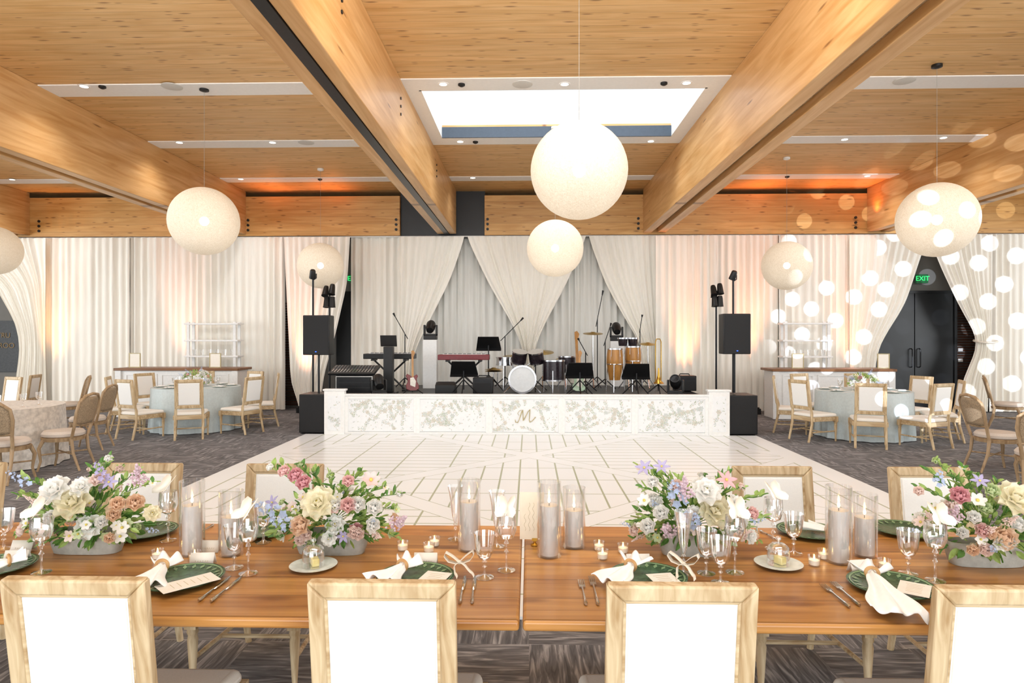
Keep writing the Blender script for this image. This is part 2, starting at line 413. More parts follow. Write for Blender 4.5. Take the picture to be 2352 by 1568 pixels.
drape([(540,916),(940,922)],[(540,1069),(640,1035),(740,985),(800,955),(840,946),(940,950)],'left swag of the stage backdrop, gathered to the left',Y=14.46,seed=8,folds=9)
drape([(540,1070),(650,1122),(750,1180),(805,1203),(940,1200)],[(540,1349),(650,1302),(750,1248),(805,1226),(940,1230)],'central V-shaped swag of the stage backdrop above the drums',Y=14.48,seed=9,folds=14)
drape([(540,1350),(650,1390),(740,1440),(790,1472),(940,1476)],[(540,1510),(940,1510)],'right swag of the stage backdrop, gathered to the right',Y=14.5,seed=10,folds=9)
drape(1506,1645,'ivory drape with orange glow just right of the stage backdrop',seed=11,Y=14.38)
drape(1645,1789,'ivory drape directly behind the right loudspeaker',seed=12,Y=14.5)
drape(1789,1958,'dotted ivory drape directly behind the right white shelf unit',seed=13)
drape([(540,1950),(940,1952)],[(537,2135),(590,2117),(700,2080),(790,2022),(830,2012),(940,2010)],'ivory drape tied back on the left of the dark double door',Y=14.36,seed=14,folds=11)
drape([(537,2135),(590,2150),(700,2202),(780,2248),(820,2236),(870,2212),(940,2200)],[(540,2280),(790,2278),(940,2268)],'ivory drape tied back on the right of the dark double door',Y=14.36,seed=15,folds=11)
drape(2272,2480,'rightmost ivory drape covered in projected white dots',seed=16)
one('curtain_tie','cream tie holding back the drape right of the double door','curtain tie',MB().path([V((.24*cos(a),.12*sin(a)-.02,.03*sin(a))) for a in [2*pi*k/20 for k in range(20)]],.02,8,True),M_rib,at(2262,783,14.36))
one('drape_pole','long white pipe carrying the ivory drapes along the back wall','pole',MB().cyl((X(-230,14.57),14.57,Zp(541,14.5)),(X(2480,14.57),14.57,Zp(541,14.5)),.015),M_white)
# ---------------------------------------------------------------- ceiling fittings
def lamp(kind,name,loc,power,col=(1,1,1),**k):
    l=bpy.data.lights.new(name,kind);l.energy=power;l.color=col
    tgt=k.pop('to',None);
    for a,b in k.items(): setattr(l,a,b)
    o=bpy.data.objects.new(name,l);COL.objects.link(o);o.location=loc
    if tgt is not None: o.rotation_euler=(V(tgt)-V(loc)).to_track_quat('-Z','Y').to_euler()
    return o
def mk_down(label):
    t=thing('recessed_downlight',label,'ceiling light')
    MB().lathe([(.05,0),(.05,-.006),(.07,-.006),(.075,0)],20).build('trim_ring',M_white,t)
    MB().lathe([(1e-5,-.004),(.05,-.004)],20).build('lens',M_lens,t);return t
down=Maker(mk_down)
DL=[(193,198,'left bay, front white strip'),(28,412,'far left bay, back white strip'),(412,327,'left end of the left bay middle white strip'),(626,327,'right part of the left bay middle white strip'),(553,411,'left bay, back white strip'),
(1018,193,'skylight surround, front left corner'),(1297,193,'skylight surround, front edge middle'),(1577,190,'skylight surround, front right corner'),(1057,325,'skylight surround, rear left corner'),(1413,325,'skylight surround, rear edge behind the large lamp'),(1495,324,'skylight surround, rear right corner'),(1086,408,'back white strip of the skylight bay'),
(1940,320,'left part of the right bay middle white strip'),(2167,316,'right part of the right bay middle white strip'),(1992,404,'right bay, back white strip')]
for px,py,l in DL:
    p=pl(px,py,ZC-.012);down(p,0,'small lit round downlight in the '+l,'recessed downlights')
    lamp('SPOT','downlight_lamp',p+V((0,0,-.03)),26 if 'skylight' in l else 65,(.98,.98,1),spot_size=R(130),spot_blend=1.,shadow_soft_size=.05,to=p+V((0,0,-3)))
def mk_sens(label):
    t=thing('ceiling_sensor',label,'sensor');MB().lathe([(.045,0),(.045,-.02),(.02,-.035),(1e-5,-.036)],14).build('dome',M_black,t);return t
sens=Maker(mk_sens)
for px,py,l in [(235,198,'left bay, front white strip'),(735,411,'left bay, back white strip'),(1060,193,'front left of the skylight surround'),(1525,190,'front right of the skylight surround'),(1092,325,'rear left of the skylight surround'),(1808,405,'right bay, back white strip')]:
    sens(pl(px,py,ZC-.012),0,'small black round ceiling fitting, '+l,'black ceiling fittings')
def mk_spk(label):
    t=thing('ceiling_speaker',label,'ceiling speaker');MB().lathe([(.13,0),(.13,-.008),(.11,-.012),(1e-5,-.012)],24).build('grille',mat('speaker_grille','#d9d6cf',.7,0,.1,300),t);return t
cspk=Maker(mk_spk)
for px,py,l in [(395,198,'front strip of left bay'),(703,327,'middle strip of left bay'),(1200,193,'front edge of skylight surround'),(2077,185,'front strip of right bay')]:
    cspk(pl(px,py,ZC-.012),0,'round pale speaker grille in the '+l,'ceiling speakers')
DP=.88
sm_=MB().ball((0,0,0),DP/2,n=40,m=24).mesh('shade',M_shade)
bm_=MB().ball((0,0,0),.06,n=16,m=10).mesh('bulb',M_bulb)
M_cord=mat('cord_grey','#9a958c',.5)
for px,py,dm,l in [(1330,392,222,'largest round white lamp hanging below the skylight'),(1275,570,130,'white globe lamp hanging before the central backdrop swag'),(469,508,156,'white globe lamp over the left bar and round table'),(736,610,105,'small white globe lamp just above the left loudspeaker'),(2152,505,166,'white globe lamp above the right double door'),(1807,610,110,'small globe lamp dotted with light above the right shelf unit'),(-12,575,112,'white globe lamp cut by the left picture edge')]:
    Y=F*DP/dm*1.0;p=at(px,py,Y);t=thing('pendant_lamp',l,'pendant lamp',p)
    put('shade',sm_,t);put('bulb',bm_,t)
    MB().cyl((0,0,DP/2-.01),(0,0,ZC-p.z),.0022,n=6).build('cord',M_cord,t)
    MB().lathe([(.06,0),(.06,-.03),(.02,-.045),(1e-5,-.045)],16,(0,0,ZC-p.z-.001)).build('ceiling_rose',M_black if dm in(156,166) else M_trim,t)
# ---------------------------------------------------------------- dance floor and stage
SY=10.86
one('dance_floor','white dance floor printed with sage green lattice lines','dance floor',MB().box(-3.73,3.73,-3.3,3.72,.002,.02),M_dance,(.0,SY-3.76,0))
sx0,sx1=X(770,SY),X(1650,SY)
t=thing('stage_platform','low black stage platform carrying the band equipment','stage',(0,12.5,0))
MB().box(-3.28,sx1-.03,-1.55,-1.0,.52,.6).box(-3.42,sx1-.03,-1.0,1.55,.52,.6).build('deck',M_black,t)
MB().box(-3.26,sx1-.05,-1.52,-.98,.02,.52).box(-3.4,sx1-.05,-.98,1.52,.02,.52).build('skirt',M_door,t)
t=thing('stage_facade','white stage front with floral printed panels and gold M monogram','stage front',((sx0+sx1)/2,SY,0))
hw=(sx1-sx0)/2;z1=.66
def floral(m,x0,x1,z0,z1,seed,y,ex=0):
    rn=random.Random(seed)
    def leaf(x,z,a,L,W,k):
        m.i=k+1;c,s_=cos(a),sin(a);P=[]
        for q,w in ((0,0),(.3,.9),(.6,.8),(1,0),(.6,-.8),(.3,-.9)):
            px_,pz_=q*L,w*W/2;P.append((x+px_*c-pz_*s_,y-.0008*rn.random(),z+px_*s_+pz_*c))
        if ex and any((p[0]/1.3)**2+(p[2]-.32)**2<ex*ex for p in P): return
        if all(x0+.005<p[0]<x1-.005 and z0+.005<p[2]<z1-.005 for p in P): m.add(P,[(0,1,2,3,4,5)])
    n=max(4,int((x1-x0)*26))
    for b in range(n):
        x=x0+(x1-x0)*(b+rn.random())/n;z=z0+(z1-z0)*rn.uniform(.0,.9);a=rn.uniform(.0,3.1)
        for i in range(10):
            x+=.024*cos(a);z+=.024*sin(a);a+=rn.uniform(-.25,.25)
            for s_ in(-1,1): leaf(x,z,a+s_*rn.uniform(.5,1.1),rn.uniform(.022,.05),rn.uniform(.01,.02),rn.choice((0,0,1,1,2,2,3)))
        k=rn.choice((1,1,2));r=rn.uniform(.02,.04)
        for i in range(6): leaf(x,z,i*pi/3,r*1.3,r*.9,k)
    for b in range(int((x1-x0)*90)): leaf(rn.uniform(x0,x1),rn.uniform(z0,z1),rn.uniform(0,6.3),rn.uniform(.025,.045),rn.uniform(.01,.018),rn.choice((1,2,2,0)))
    m.i=0;return m
PM=[M_panel]+M_pr
for s_ in (-1,1):
    p=MB().box(s_*hw-.17,s_*hw+.17,-.06,.06,.0,.74).box(s_*hw-.19,s_*hw+.19,-.075,.075,.74,.77).build('post',M_white,t,bevel=.006)
    floral(MB().box(s_*hw-.11,s_*hw+.11,-.066,-.06,.08,.66),s_*hw-.11,s_*hw+.11,.08,.66,31+s_,-.067).build('post_panel',PM,p)
xs=[-hw+.17+k*(2*hw-.34)/5 for k in range(6)]
MB().box(xs[0],xs[5],.0,.03,0,z1).build('backing',M_white,t)
MB().box(xs[0],xs[5],-.05,.08,z1,z1+.025).build('cap',M_white,t)
for k in range(5):
    p=floral(MB().box(xs[k]+.04,xs[k+1]-.04,-.012,.0,.06,z1-.04),xs[k]+.055,xs[k+1]-.055,.055,z1-.055,40+k,-.0128,.16 if k==2 else 0).build('panel',PM,t)
    MB().frame(xs[k]-.001,xs[k+1]+.001,.0,z1,.055,-.03,-.012).build('panel_frame',M_white,p,bevel=.004)
m=MB();mono=[(-.2,.05),(-.19,.0),(-.15,-.01),(-.12,.05),(-.07,.2),(-.05,.24),(-.045,.14),(-.04,.03),(-.02,.06),(.05,.2),(.09,.25),(.085,.14),(.075,.04),(.09,.0),(.13,.02),(.2,.1)]
m.path([(x*.85,-.022,.225+z*.85) for x,z in mono],[.004+.005*abs(sin(i*1.1)) for i in range(len(mono))],6)
m.path([(-.06,-.022,.428),(-.102,-.022,.412),(-.128,-.022,.37),(-.102,-.022,.336)],.0035,6);m.build('monogram',M_gold,t)
ZS=.6
# ---------------------------------------------------------------- PA
def mk_sub(label):
    t=thing('subwoofer',label,'subwoofer');MB().box(-.24,.24,-.28,.28,.02,.67).build('cabinet',M_black,t,bevel=.012)
    MB().box(-.22,.22,-.292,-.28,.05,.64).build('grille',M_grille,t)
    for x in(-.2,.2): MB().cyl((x,-.2,0),(x,-.2,.02),.025).build('foot',M_black,t)
    return t
sub=Maker(mk_sub)
def mk_speaker(label):
    t=thing('loudspeaker',label,'loudspeaker')
    MB().prism([(-.23,0),(.23,0),(.23,.68),(-.23,.68)],-.18,.1).build('cabinet',M_black,t,bevel=.015)
    MB().box(-.21,.21,-.19,-.18,.03,.65).build('grille',M_grille,t)
    MB().box(-.012,.012,-.196,-.19,.05,.062).build('indicator_light',M_led,t)
    MB().cyl((0,-.03,-.66),(0,-.03,0),.018).build('pole',M_blk2,t)
    return t
spk=Maker(mk_speaker)
sub((X(727,11.1),11.2,0),0,'black subwoofer on the carpet at the left end of the stage')
sub((X(1699,11.1),11.2,0),0,'black subwoofer on the carpet at the right end of the stage')
spk((X(728,11.1),11.23,1.33),0,'black loudspeaker on a pole above the left subwoofer')
spk((X(1691,11.1),11.23,1.35),0,'black loudspeaker on a pole above the right subwoofer')
def tripod(m,h,r=.35,z=.0,rad=.014,n=3):
    for k in range(n):
        a=2*pi*k/n+.5;m.path([(r*cos(a),r*sin(a),z+.012),(0,0,z+min(.55,h*.35))],rad*.8,6)
def lightstand(px,Y,pyt,cluster,lab):
    ztop=Zp(pyt,Y);t=thing('lighting_stand',lab,'light stand',(X(px,Y),Y,0))
    m=MB();m.cyl((0,0,.02),(0,0,ztop),.018);m.build('pole',M_blk2,t);m=MB();tripod(m,2.,.18);m.build('tripod_base',M_blk2,t)
    if cluster:
        MB().cyl((-.1,0,ztop-.12),(.1,0,ztop-.12),.015).build('crossbar',M_blk2,t)
        for k,(x,z) in enumerate(((-.06,0),(.06,.03),(-.04,-.2),(.06,-.2))):
            m=MB();m.T=Tr((x,-.04,ztop+z))@Rx(-.5+.15*k);m.lathe([(.04,.1),(.05,.06),(.06,-.08),(.065,-.1),(1e-5,-.09)],14);m.build('spotlight',M_black,t)
    else:
        m=MB();m.T=Tr((0,-.02,ztop))@Rx(.5)@Ry(.2);m.lathe([(.04,.07),(.05,.05),(.06,-.09),(1e-5,-.08)],14);m.build('spotlight',M_black,t)
        MB().path([(.0,0,ztop-.12),(.06,0,ztop-.08),(.06,0,ztop)],.01,6).build('bracket',M_blk2,t)
lightstand(719,11.75,627,False,'tall thin black stand with one small spotlight behind the left loudspeaker')
lightstand(757,12.0,668,True,'black stand with a cluster of four spotlights left of the stage')
lightstand(1645,12.3,668,True,'black stand with a cluster of four spotlights right of the stage')
lightstand(1684,11.8,632,False,'tall thin black stand with one small spotlight behind the right loudspeaker')
# ---------------------------------------------------------------- band gear
def mk_head(label):
    t=thing('moving_head_light',label,'stage light')
    MB().box(-.13,.13,-.1,.1,0,.09).build('base',M_black,t,bevel=.012)
    MB().box(-.14,-.105,-.05,.05,.08,.3).box(.105,.14,-.05,.05,.08,.3).box(-.14,.14,-.05,.05,.08,.12).build('yoke',M_black,t,bevel=.01)
    m=MB();m.T=Tr((0,0,.26))@Rx(R(-55));m.lathe([(1e-5,-.14),(.07,-.13),(.095,-.04),(.095,.09),(.08,.13),(.07,.13),(.065,.115),(1e-5,.112)],18);h=m.build('lamp_head',M_black,t)
    m=MB();m.T=Tr((0,0,.26))@Rx(R(-55));m.lathe([(1e-5,.128),(.06,.118)],16);m.build('lens',M_blk2,h);return t
mh=Maker(mk_head)
mh((X(870,11.25),11.25,ZS),.4,'black moving head light on the stage edge at left')
mh((X(1553,11.25),11.3,ZS),pi*.9,'black moving head light on the stage edge at right')
one('plinth','tall white plinth under a moving head light behind the keyboards','plinth',MB().box(-.14,.14,-.12,.12,0,.98),M_white,(X(989,13.2),13.2,ZS),bevel=.006)
mh((X(989,13.2),13.2,ZS+.98),0,'black moving head light atop the left white plinth')
one('plinth','tall pale plinth hidden behind the hand drums at right','plinth',MB().box(-.14,.14,-.12,.12,0,.95),M_white,(X(1416,13.8),13.8,ZS),bevel=.006)
mh((X(1416,13.8),13.8,ZS+.95),0,'black moving head light above the hand drums')
def musicstand(px,py,Y,lab,w=.5):
    z=Zp(py,Y)-ZS;t=thing('music_stand',lab,'music stand',(X(px,Y),Y,ZS))
    m=MB();tripod(m,.8,.28);m.build('tripod_base',M_blk2,t);MB().cyl((0,0,.1),(0,0,z-.05),.012).build('pole',M_blk2,t)
    m=MB();m.T=Tr((0,0,z))@Rx(R(38));m.prism([(-w/2,-.15),(w/2,-.15),(w/2*.82,.15),(-w/2*.82,.15)],-.006,.006).box(-w/2,w/2,-.06,0,-.16,-.145);m.build('desk',M_black,t)
musicstand(1122,787,13.0,'black music stand standing highest, left of the drum kit')
musicstand(1065,845,11.6,'low black music stand in front of the red keyboard')
musicstand(1332,848,11.5,'black music stand in front of the guitars, right of the drums')
musicstand(1462,850,11.5,'black music stand in front of the hand drums')
def micstand(px,Y,h,bx,bz,lab):
    t=thing('microphone_stand',lab,'microphone stand',(X(px,Y),Y,ZS))
    m=MB();tripod(m,.6,.25);m.build('tripod_base',M_blk2,t);MB().cyl((0,0,.1),(0,0,h),.01).build('pole',M_blk2,t)
    MB().cyl((-bx*.3,0,h-bz*.3),(bx,0,h+bz),.008).build('boom',M_blk2,t)
    MB().cyl((bx,0,h+bz),(bx*1.18,0,h+bz*1.2),.012,.022).build('microphone',M_blk2,t)
micstand(930,13.2,1.1,-.2,.35,'microphone boom stand beside the black keyboard')
micstand(1160,13.5,1.05,.32,.32,'microphone boom stand reaching right over the drum kit')
micstand(1372,13.6,1.4,.1,.5,'tallest microphone stand, left of the hand drums')
micstand(1470,13.7,1.2,.04,.25,'microphone stand right of the hand drums')
micstand(1230,12.5,.5,.1,.12,'low microphone stand between the toms and floor tom')
micstand(1345,12.35,.75,-.12,.22,'microphone stand between the drum kit and the hand drums')
micstand(1390,12.9,.95,.1,.3,'microphone stand just left of the left conga')
def keyboard(px,py,Y,w,body,lab):
    z=Zp(py,Y)-ZS;t=thing('keyboard',lab,'keyboard',(X(px,Y),Y,ZS+z))
    MB().box(-w/2,w/2,-.15,.15,-.05,.05).build('body',body,t,bevel=.01)
    MB().box(-w/2+.08,w/2-.08,.0,.145,.05,.058).build('white_keys',M_white,t)
    m=MB()
    for i in range(30):
        if i%7 not in (2,6): m.box(-w/2+.11+i*(w-.2)/30,-w/2+.125+i*(w-.2)/30,.0,.09,.058,.068)
    m.build('black_keys',M_black,t)
    s=thing('keyboard_stand','black X-shaped stand under the '+lab,'keyboard stand',(X(px,Y),Y,ZS))
    for q in (-1,1): MB().path([(-q*.3,q*.02,.02),(q*.3,q*.02,z-.08)],.018,8).build('leg',M_black,s)
    for q in (-1,1):
        MB().box(q*.31-.03,q*.31+.03,-.15,.15,z-.085,z-.053).build('support_arm',M_black,s)
        MB().box(q*.3-.03,q*.3+.03,-.2,.2,0,.03).build('foot',M_black,s)
keyboard(896,818,12.6,.98,M_black,'black keyboard left of the white plinth')
keyboard(1066,820,12.5,.98,M_red,'red keyboard between plinth and drum kit')
Y=11.9;t=thing('tablet_stand','thick black column stand with a small black screen on the stage left','stand',(X(893,Y),Y,ZS))
MB().box(-.15,.15,-.15,.15,0,.03).build('base',M_black,t);MB().box(-.085,.085,-.08,.08,.03,.86).build('column',M_black,t,bevel=.01)
m=MB();m.T=Tr((0,-.02,.97))@Rx(R(15));m.box(-.15,.15,-.01,.01,-.11,.1);m.build('screen',M_black,t,bevel=.006)
Y=11.8;t=thing('rack_case','black equipment rack case under the mixing console','case',(X(822,Y),Y,ZS))
MB().box(-.33,.33,-.25,.25,.02,.34).build('case',M_black,t,bevel=.012);MB().frame(-.33,.33,.02,.34,.014,-.262,-.25).build('metal_edge',M_silver,t)
for k in range(3): MB().box(-.28,.28,-.262,-.25,.06+k*.09,.13+k*.09).box(-.2,.0,-.266,-.262,.09+k*.09,.1+k*.09).build('rack_unit',M_blk2,t)
for x in (-.28,.28): MB().cyl((x,0,0),(x,0,.02),.03).build('foot',M_black,t)
t=thing('mixing_console','grey and black sloped mixing console on the rack case','mixer',(X(815,Y),Y,ZS+.345))
m=MB();m.T=Tr((0,0,.09))@Rx(R(14));m.box(-.42,.42,-.26,.26,-.02,.02);m.build('body',M_blk2,t,bevel=.01)
m=MB();m.T=Tr((0,0,.09))@Rx(R(14))
for i in range(14):
    m.box(-.38+i*.055,-.365+i*.055,-.2,.0,.02,.028)
    for j in range(3): m.cyl((-.372+i*.055,.05+j*.06,.02),(-.372+i*.055,.05+j*.06,.038),.012,n=6)
m.build('faders',M_chrome,t)
MB().box(-.3,.3,-.12,.12,0,.07).build('plinth_base',M_black,t)
for px,py,Y,w,l in [(1110,885,11.95,.36,'small black guitar amplifier behind the low music stand'),(1572,882,12.6,.4,'black instrument case at the right rear of the stage')]:
    t=thing('amplifier',l,'amplifier',(X(px,Y),Y,ZS));MB().box(-w/2,w/2,-.13,.13,.01,.3).build('cabinet',M_black,t,bevel=.012)
    MB().box(-w/2+.03,w/2-.03,-.14,-.13,.03,.2).build('grille',M_grille,t);MB().box(-w/2+.03,w/2-.03,-.142,-.13,.22,.27).build('control_panel',M_blk2,t)
    MB().path([(-.1,0,.3),(-.08,0,.33),(.08,0,.33),(.1,0,.3)],.01,6).build('handle',M_black,t)
for px,Y,l in [(1025,11.9,'black wedge floor monitor below the red keyboard')]:
    t=thing('floor_monitor',l,'monitor speaker',(X(px,Y),Y,ZS));m=MB();m.T=Rz(pi/2)
    m.prism([(-.18,0),(.18,0),(.18,.1),(-.05,.22),(-.18,.17)],-.18,.18);m.build('cabinet',M_black,t,bevel=.01)
    m=MB();m.T=Rz(pi/2);m.prism([(.18,.11),(-.04,.215),(-.033,.225),(.19,.12)],-.15,.15);m.build('grille',M_grille,t)
def drum(m,c,r,h,tilt=None):
    m.T=Tr(c)@(tilt or Mx());m.lathe([(r,-h/2),(r,h/2)],28)
def drumset():
    Y=12.2;x=X(1200,Y);t=thing('bass_drum','bass drum with white front head and two dark toms at stage centre','drum',(x,Y,ZS))
    m=MB();drum(m,(0,0,.26),.25,.42,Rx(pi/2));m.build('shell',M_drum,t)
    m=MB();m.T=Tr((0,-.215,.26))@Rx(pi/2);m.lathe([(1e-5,.004),(.235,.002)],32);m.build('front_head',M_drumw,t)
    m=MB();m.T=Tr((0,-.21,.26))@Rx(pi/2);m.lathe([(.23,-.015),(.23,.02),(.26,.02),(.26,-.015),(.23,-.015)],32);m.build('hoop',M_chrome,t)
    for q in(-1,1):
        MB().path([(q*.22,-.12,.12),(q*.34,-.2,.01)],.01,6).build('spur_leg',M_chrome,t)
        TT=Tr((q*.16+.1,.05,.66))@Rx(R(18))@Ry(R(-8*q))
        m=MB();m.T=TT;m.lathe([(.14,-.1),(.14,.1)],28);b=m.build('tom',M_drum,t)
        m=MB();m.T=TT;m.lathe([(1e-5,.102),(.138,.101)],24);m.build('drum_head',M_drumw,b)
        for zz in(-.1,.1):
            m=MB();m.T=TT;m.lathe([(.139,zz-.012),(.147,zz-.012),(.147,zz+.012),(.139,zz+.012)],24)
            m.build('rim',M_chrome,b)
        MB().cyl((q*.06,.05,.48),(q*.14+.1,.05,.62),.012).build('tom_mount',M_chrome,t)
    for px,Y,r,h,zc,l,nm in [(1160,12.85,.17,.14,.56,'snare drum on a chrome stand left of the bass drum','snare_drum'),(1272,12.1,.2,.36,.42,'dark floor tom on chrome legs right of the bass drum','floor_tom'),(1302,12.9,.17,.3,.5,'smaller dark floor tom farther right of the bass drum','floor_tom')]:
        t=thing(nm,l,'drum',(X(px,Y),Y,ZS));m=MB();drum(m,(0,0,zc),r,h);m.build('shell',M_drum if nm=='floor_tom' else M_chrome,t)
        MB().lathe([(1e-5,h/2+.002),(r-.005,h/2+.001)],24,(0,0,zc)).build('drum_head',M_drumw,t)
        for zz in(-h/2,h/2): MB().lathe([(r,zz-.012),(r+.01,zz-.012),(r+.01,zz+.012),(r,zz+.012)],24,(0,0,zc)).build('rim',M_chrome,t)
        for k in range(3):
            a=2*pi*k/3+.4;MB().path([((r+.01)*cos(a),(r+.01)*sin(a),zc),((r+.03)*cos(a),(r+.03)*sin(a),.01)],.009,6).build('leg',M_chrome,t)
drumset()
def cymbal(px,py,Y,r,lab,tilt=.2,hat=False):
    z=Zp(py,Y)-ZS;t=thing('cymbal',lab,'cymbal',(X(px,Y),Y,ZS))
    m=MB();tripod(m,.7,.2);m.cyl((0,0,.05),(0,0,z+.04),.009);m.build('stand',M_chrome,t)
    for q in ((0,.03) if hat else (0,)):
        m=MB();m.T=Tr((0,0,z+q))@Rx(tilt);m.lathe([(r,0),(.06,.018),(.03,.035),(1e-5,.037)],28);m.build('disc',M_cym,t,solid=.003)
cymbal(1178,820,13.3,.22,'brass crash cymbal left above the snare drum')
cymbal(1246,809,13.2,.23,'brass ride cymbal above the toms')
cymbal(1134,852,12.35,.17,'pair of hi-hat cymbals at far left of the drum kit',.05,True)
cymbal(1298,826,13.4,.2,'brass cymbal right of the floor tom')
cymbal(1362,766,13.1,.2,'highest brass cymbal left of the hand drums',.15)
cymbal(1488,790,13.2,.16,'small brass cymbal right of the hand drums',.2)
def conga(px,pyt,pyb,Y,lab):
    z0=Zp(pyb,Y)-ZS;z1=Zp(pyt,Y)-ZS;h=z1-z0;t=thing('conga_drum',lab,'drum',(X(px,Y),Y,ZS))
    MB().lathe([(.1,z0),(.13,z0+.25*h),(.155,z0+.55*h),(.15,z0+.8*h),(.135,z1)],24).build('shell',W_conga,t)
    MB().lathe([(1e-5,z1+.004),(.133,z1+.002)],24).build('drum_head',M_drumw,t)
    MB().lathe([(.136,z1-.02),(.146,z1-.02),(.146,z1+.003),(.136,z1+.003)],24).build('rim',M_chrome,t)
    MB().lathe([(.157,z0+.5*h),(.16,z0+.5*h),(.16,z0+.52*h),(.157,z0+.52*h)],24).build('stand_ring',M_chrome,t)
    for k in range(6):
        a=2*pi*k/6;MB().path([(.15*cos(a),.15*sin(a),z1-.02),(.162*cos(a),.162*sin(a),z1-.15)],.004,5).build('tension_rod',M_chrome,t)
    for k in range(3):
        a=2*pi*k/3+.3;MB().path([(.16*cos(a),.16*sin(a),z0+.5*h),(.2*cos(a),.2*sin(a),.01)],.01,6).build('leg',M_chrome,t)
conga(1412,800,872,12.3,'tan wooden conga drum on chrome legs, left of the pair')
conga(1454,795,862,12.45,'tan wooden conga drum on chrome legs, right of the pair')
t=thing('bongo_drums','pair of small dark shiny bongo drums raised above the congas','drum',(X(1442,13.0),13.0,ZS));zb=Zp(785,13.0)-ZS
for q in(-1,1):
    b=MB().lathe([(.08,zb-.08),(.1,zb+.08)],20,(q*.1,0,0)).build('shell',M_drum,t);MB().lathe([(1e-5,.084),(.1,.082)],20,(q*.1,0,zb)).build('drum_head',M_drumw,b);MB().lathe([(.1,.06),(.108,.06),(.108,.085),(.1,.085)],20,(q*.1,0,zb)).build('rim',M_chrome,b)
m=MB();tripod(m,.8,.2);m.cyl((0,0,.1),(0,0,zb),.012);m.build('stand',M_chrome,t)
def guitar(px,Y,col,lab,rz=0,sc=1.,pick='#e9e4d8'):
    t=thing('electric_guitar',lab,'guitar',(X(px,Y),Y,ZS),rz);T=Rx(R(-14))@Mx.Scale(sc,4)
    out=[(-.05,.06),(-.15,.1),(-.165,.2),(-.12,.28),(-.13,.36),(-.17,.44),(-.13,.49),(-.07,.45),(-.03,.42),(.03,.42),(.06,.45),(.1,.47),(.13,.43),(.1,.36),(.1,.29),(.15,.2),(.15,.11),(.08,.06)]
    m=MB();m.T=T;m.prism(out,-.022,.022);m.build('body',col,t,bevel=.008)
    m=MB();m.T=T;m.prism([(-.06,.2),(.06,.15),(.08,.3),(.02,.4),(-.06,.38)],-.028,-.022);m.build('pickguard',mat('pickguard',pick,.3),t)
    m=MB();m.T=T;m.box(-.025,.025,-.035,-.01,.4,.92);m.build('neck',W_conga,t)
    m=MB();m.T=T;m.prism([(-.03,.92),(.03,.92),(.06,1.02),(.02,1.08),(-.03,1.06)],-.03,-.01);m.build('headstock',W_conga,t)
    m=MB();m.path([(-.18,-.12,.01),(0,.12,.12),(.18,-.12,.01)],.01,6).path([(0,.25,.01),(0,.1,.35)],.01,6).cyl((-.1,-.06,.05),(.1,-.06,.05),.01);m.build('stand',M_black,t)
guitar(948,11.95,M_red,'red electric guitar on a stand below the black keyboard',.2,.75)
guitar(1330,11.9,mat('guitar_sage','#a9c0a4',.3),'pale green electric guitar below the right music stand',-.15,.75)
guitar(1328,13.3,mat('guitar_white','#e8e2d2',.3),'white electric bass guitar standing tall behind the music stand',.1,1.1)
t=thing('trombone','brass trombone standing upright at the right of the stage','trombone',(X(1512,12.0),12.0,ZS))
MB().path([(-.05,0,.2),(-.05,0,.95),(-.03,0,1.0),(.03,0,1.0),(.05,0,.95),(.05,0,.25),(.03,0,.2),(-.03,0,.2)],.01,8).build('slide',M_brass,t)
MB().lathe([(.012,.12),(.02,-.02),(.04,-.1),(.1,-.16)],24,(.0,-.03,.35)).build('bell',M_brass,t,solid=.003)
m=MB();tripod(m,.5,.2);m.cyl((0,0,.05),(0,0,.4),.01);m.build('stand',M_black,t)
for k,(p0,p1) in enumerate((((1000,912),(1250,911)),((1290,911),(1440,912)))):
    a=pl(p0[0],p0[1],ZS+.01);b=pl(p1[0],p1[1],ZS+.01)
    one('cable','black cable lying along the %s half of the stage deck'%('left','right')[k],'cable',MB().path([a.lerp(b,i/20)+V((0,.05*sin(i*1.3),0))-a for i in range(21)],.009,6),M_black,a)
UL={'leftmost':'small black uplight glowing at the foot of the left drapes','left-bar':'small black uplight behind the left bar','left-speaker':'small black uplight on the carpet left of the stage','stage-right':'small black uplight right behind the stage','right-speaker':'small black uplight behind the right loudspeaker','right-bar':'small black uplight behind the right bar'}
for px,pw,c,l in [(100,330,(1,.42,.12),'leftmost'),(392,270,(1,.38,.25),'left-bar'),(690,330,(1,.38,.22),'left-speaker'),(1530,400,(1,.33,.13),'stage-right'),(1738,420,(1,.32,.12),'right-speaker'),(1968,330,(1,.33,.17),'right-bar')]:
    Y=13.98;p=V((X(px,Y),Y,0));
    if px==1530: p.x=3.4
    t=thing('uplight',UL[l],'uplight',p)
    MB().box(-.07,.07,-.07,.07,0,.12).build('case',M_black,t,bevel=.008);MB().lathe([(.05,.121),(.05,.14),(.058,.14),(.058,.121)],16).build('bezel',M_blk2,t)
    lamp('SPOT','uplight_lamp',p+V((0,0,.16)),pw*1.4,c,spot_size=R(32),spot_blend=1.,shadow_soft_size=.05,to=p+V((0,.36,2.2)))
for px,pw in ((620,20),(760,20),(1760,24),(1900,24),(2010,20)): lamp('SPOT','ceiling_wash_lamp',(X(px,14.),14.1,4.3),pw,(1,.25,.05),spot_size=R(140),spot_blend=1.,shadow_soft_size=.1,to=(X(px,14.),13.95,5))
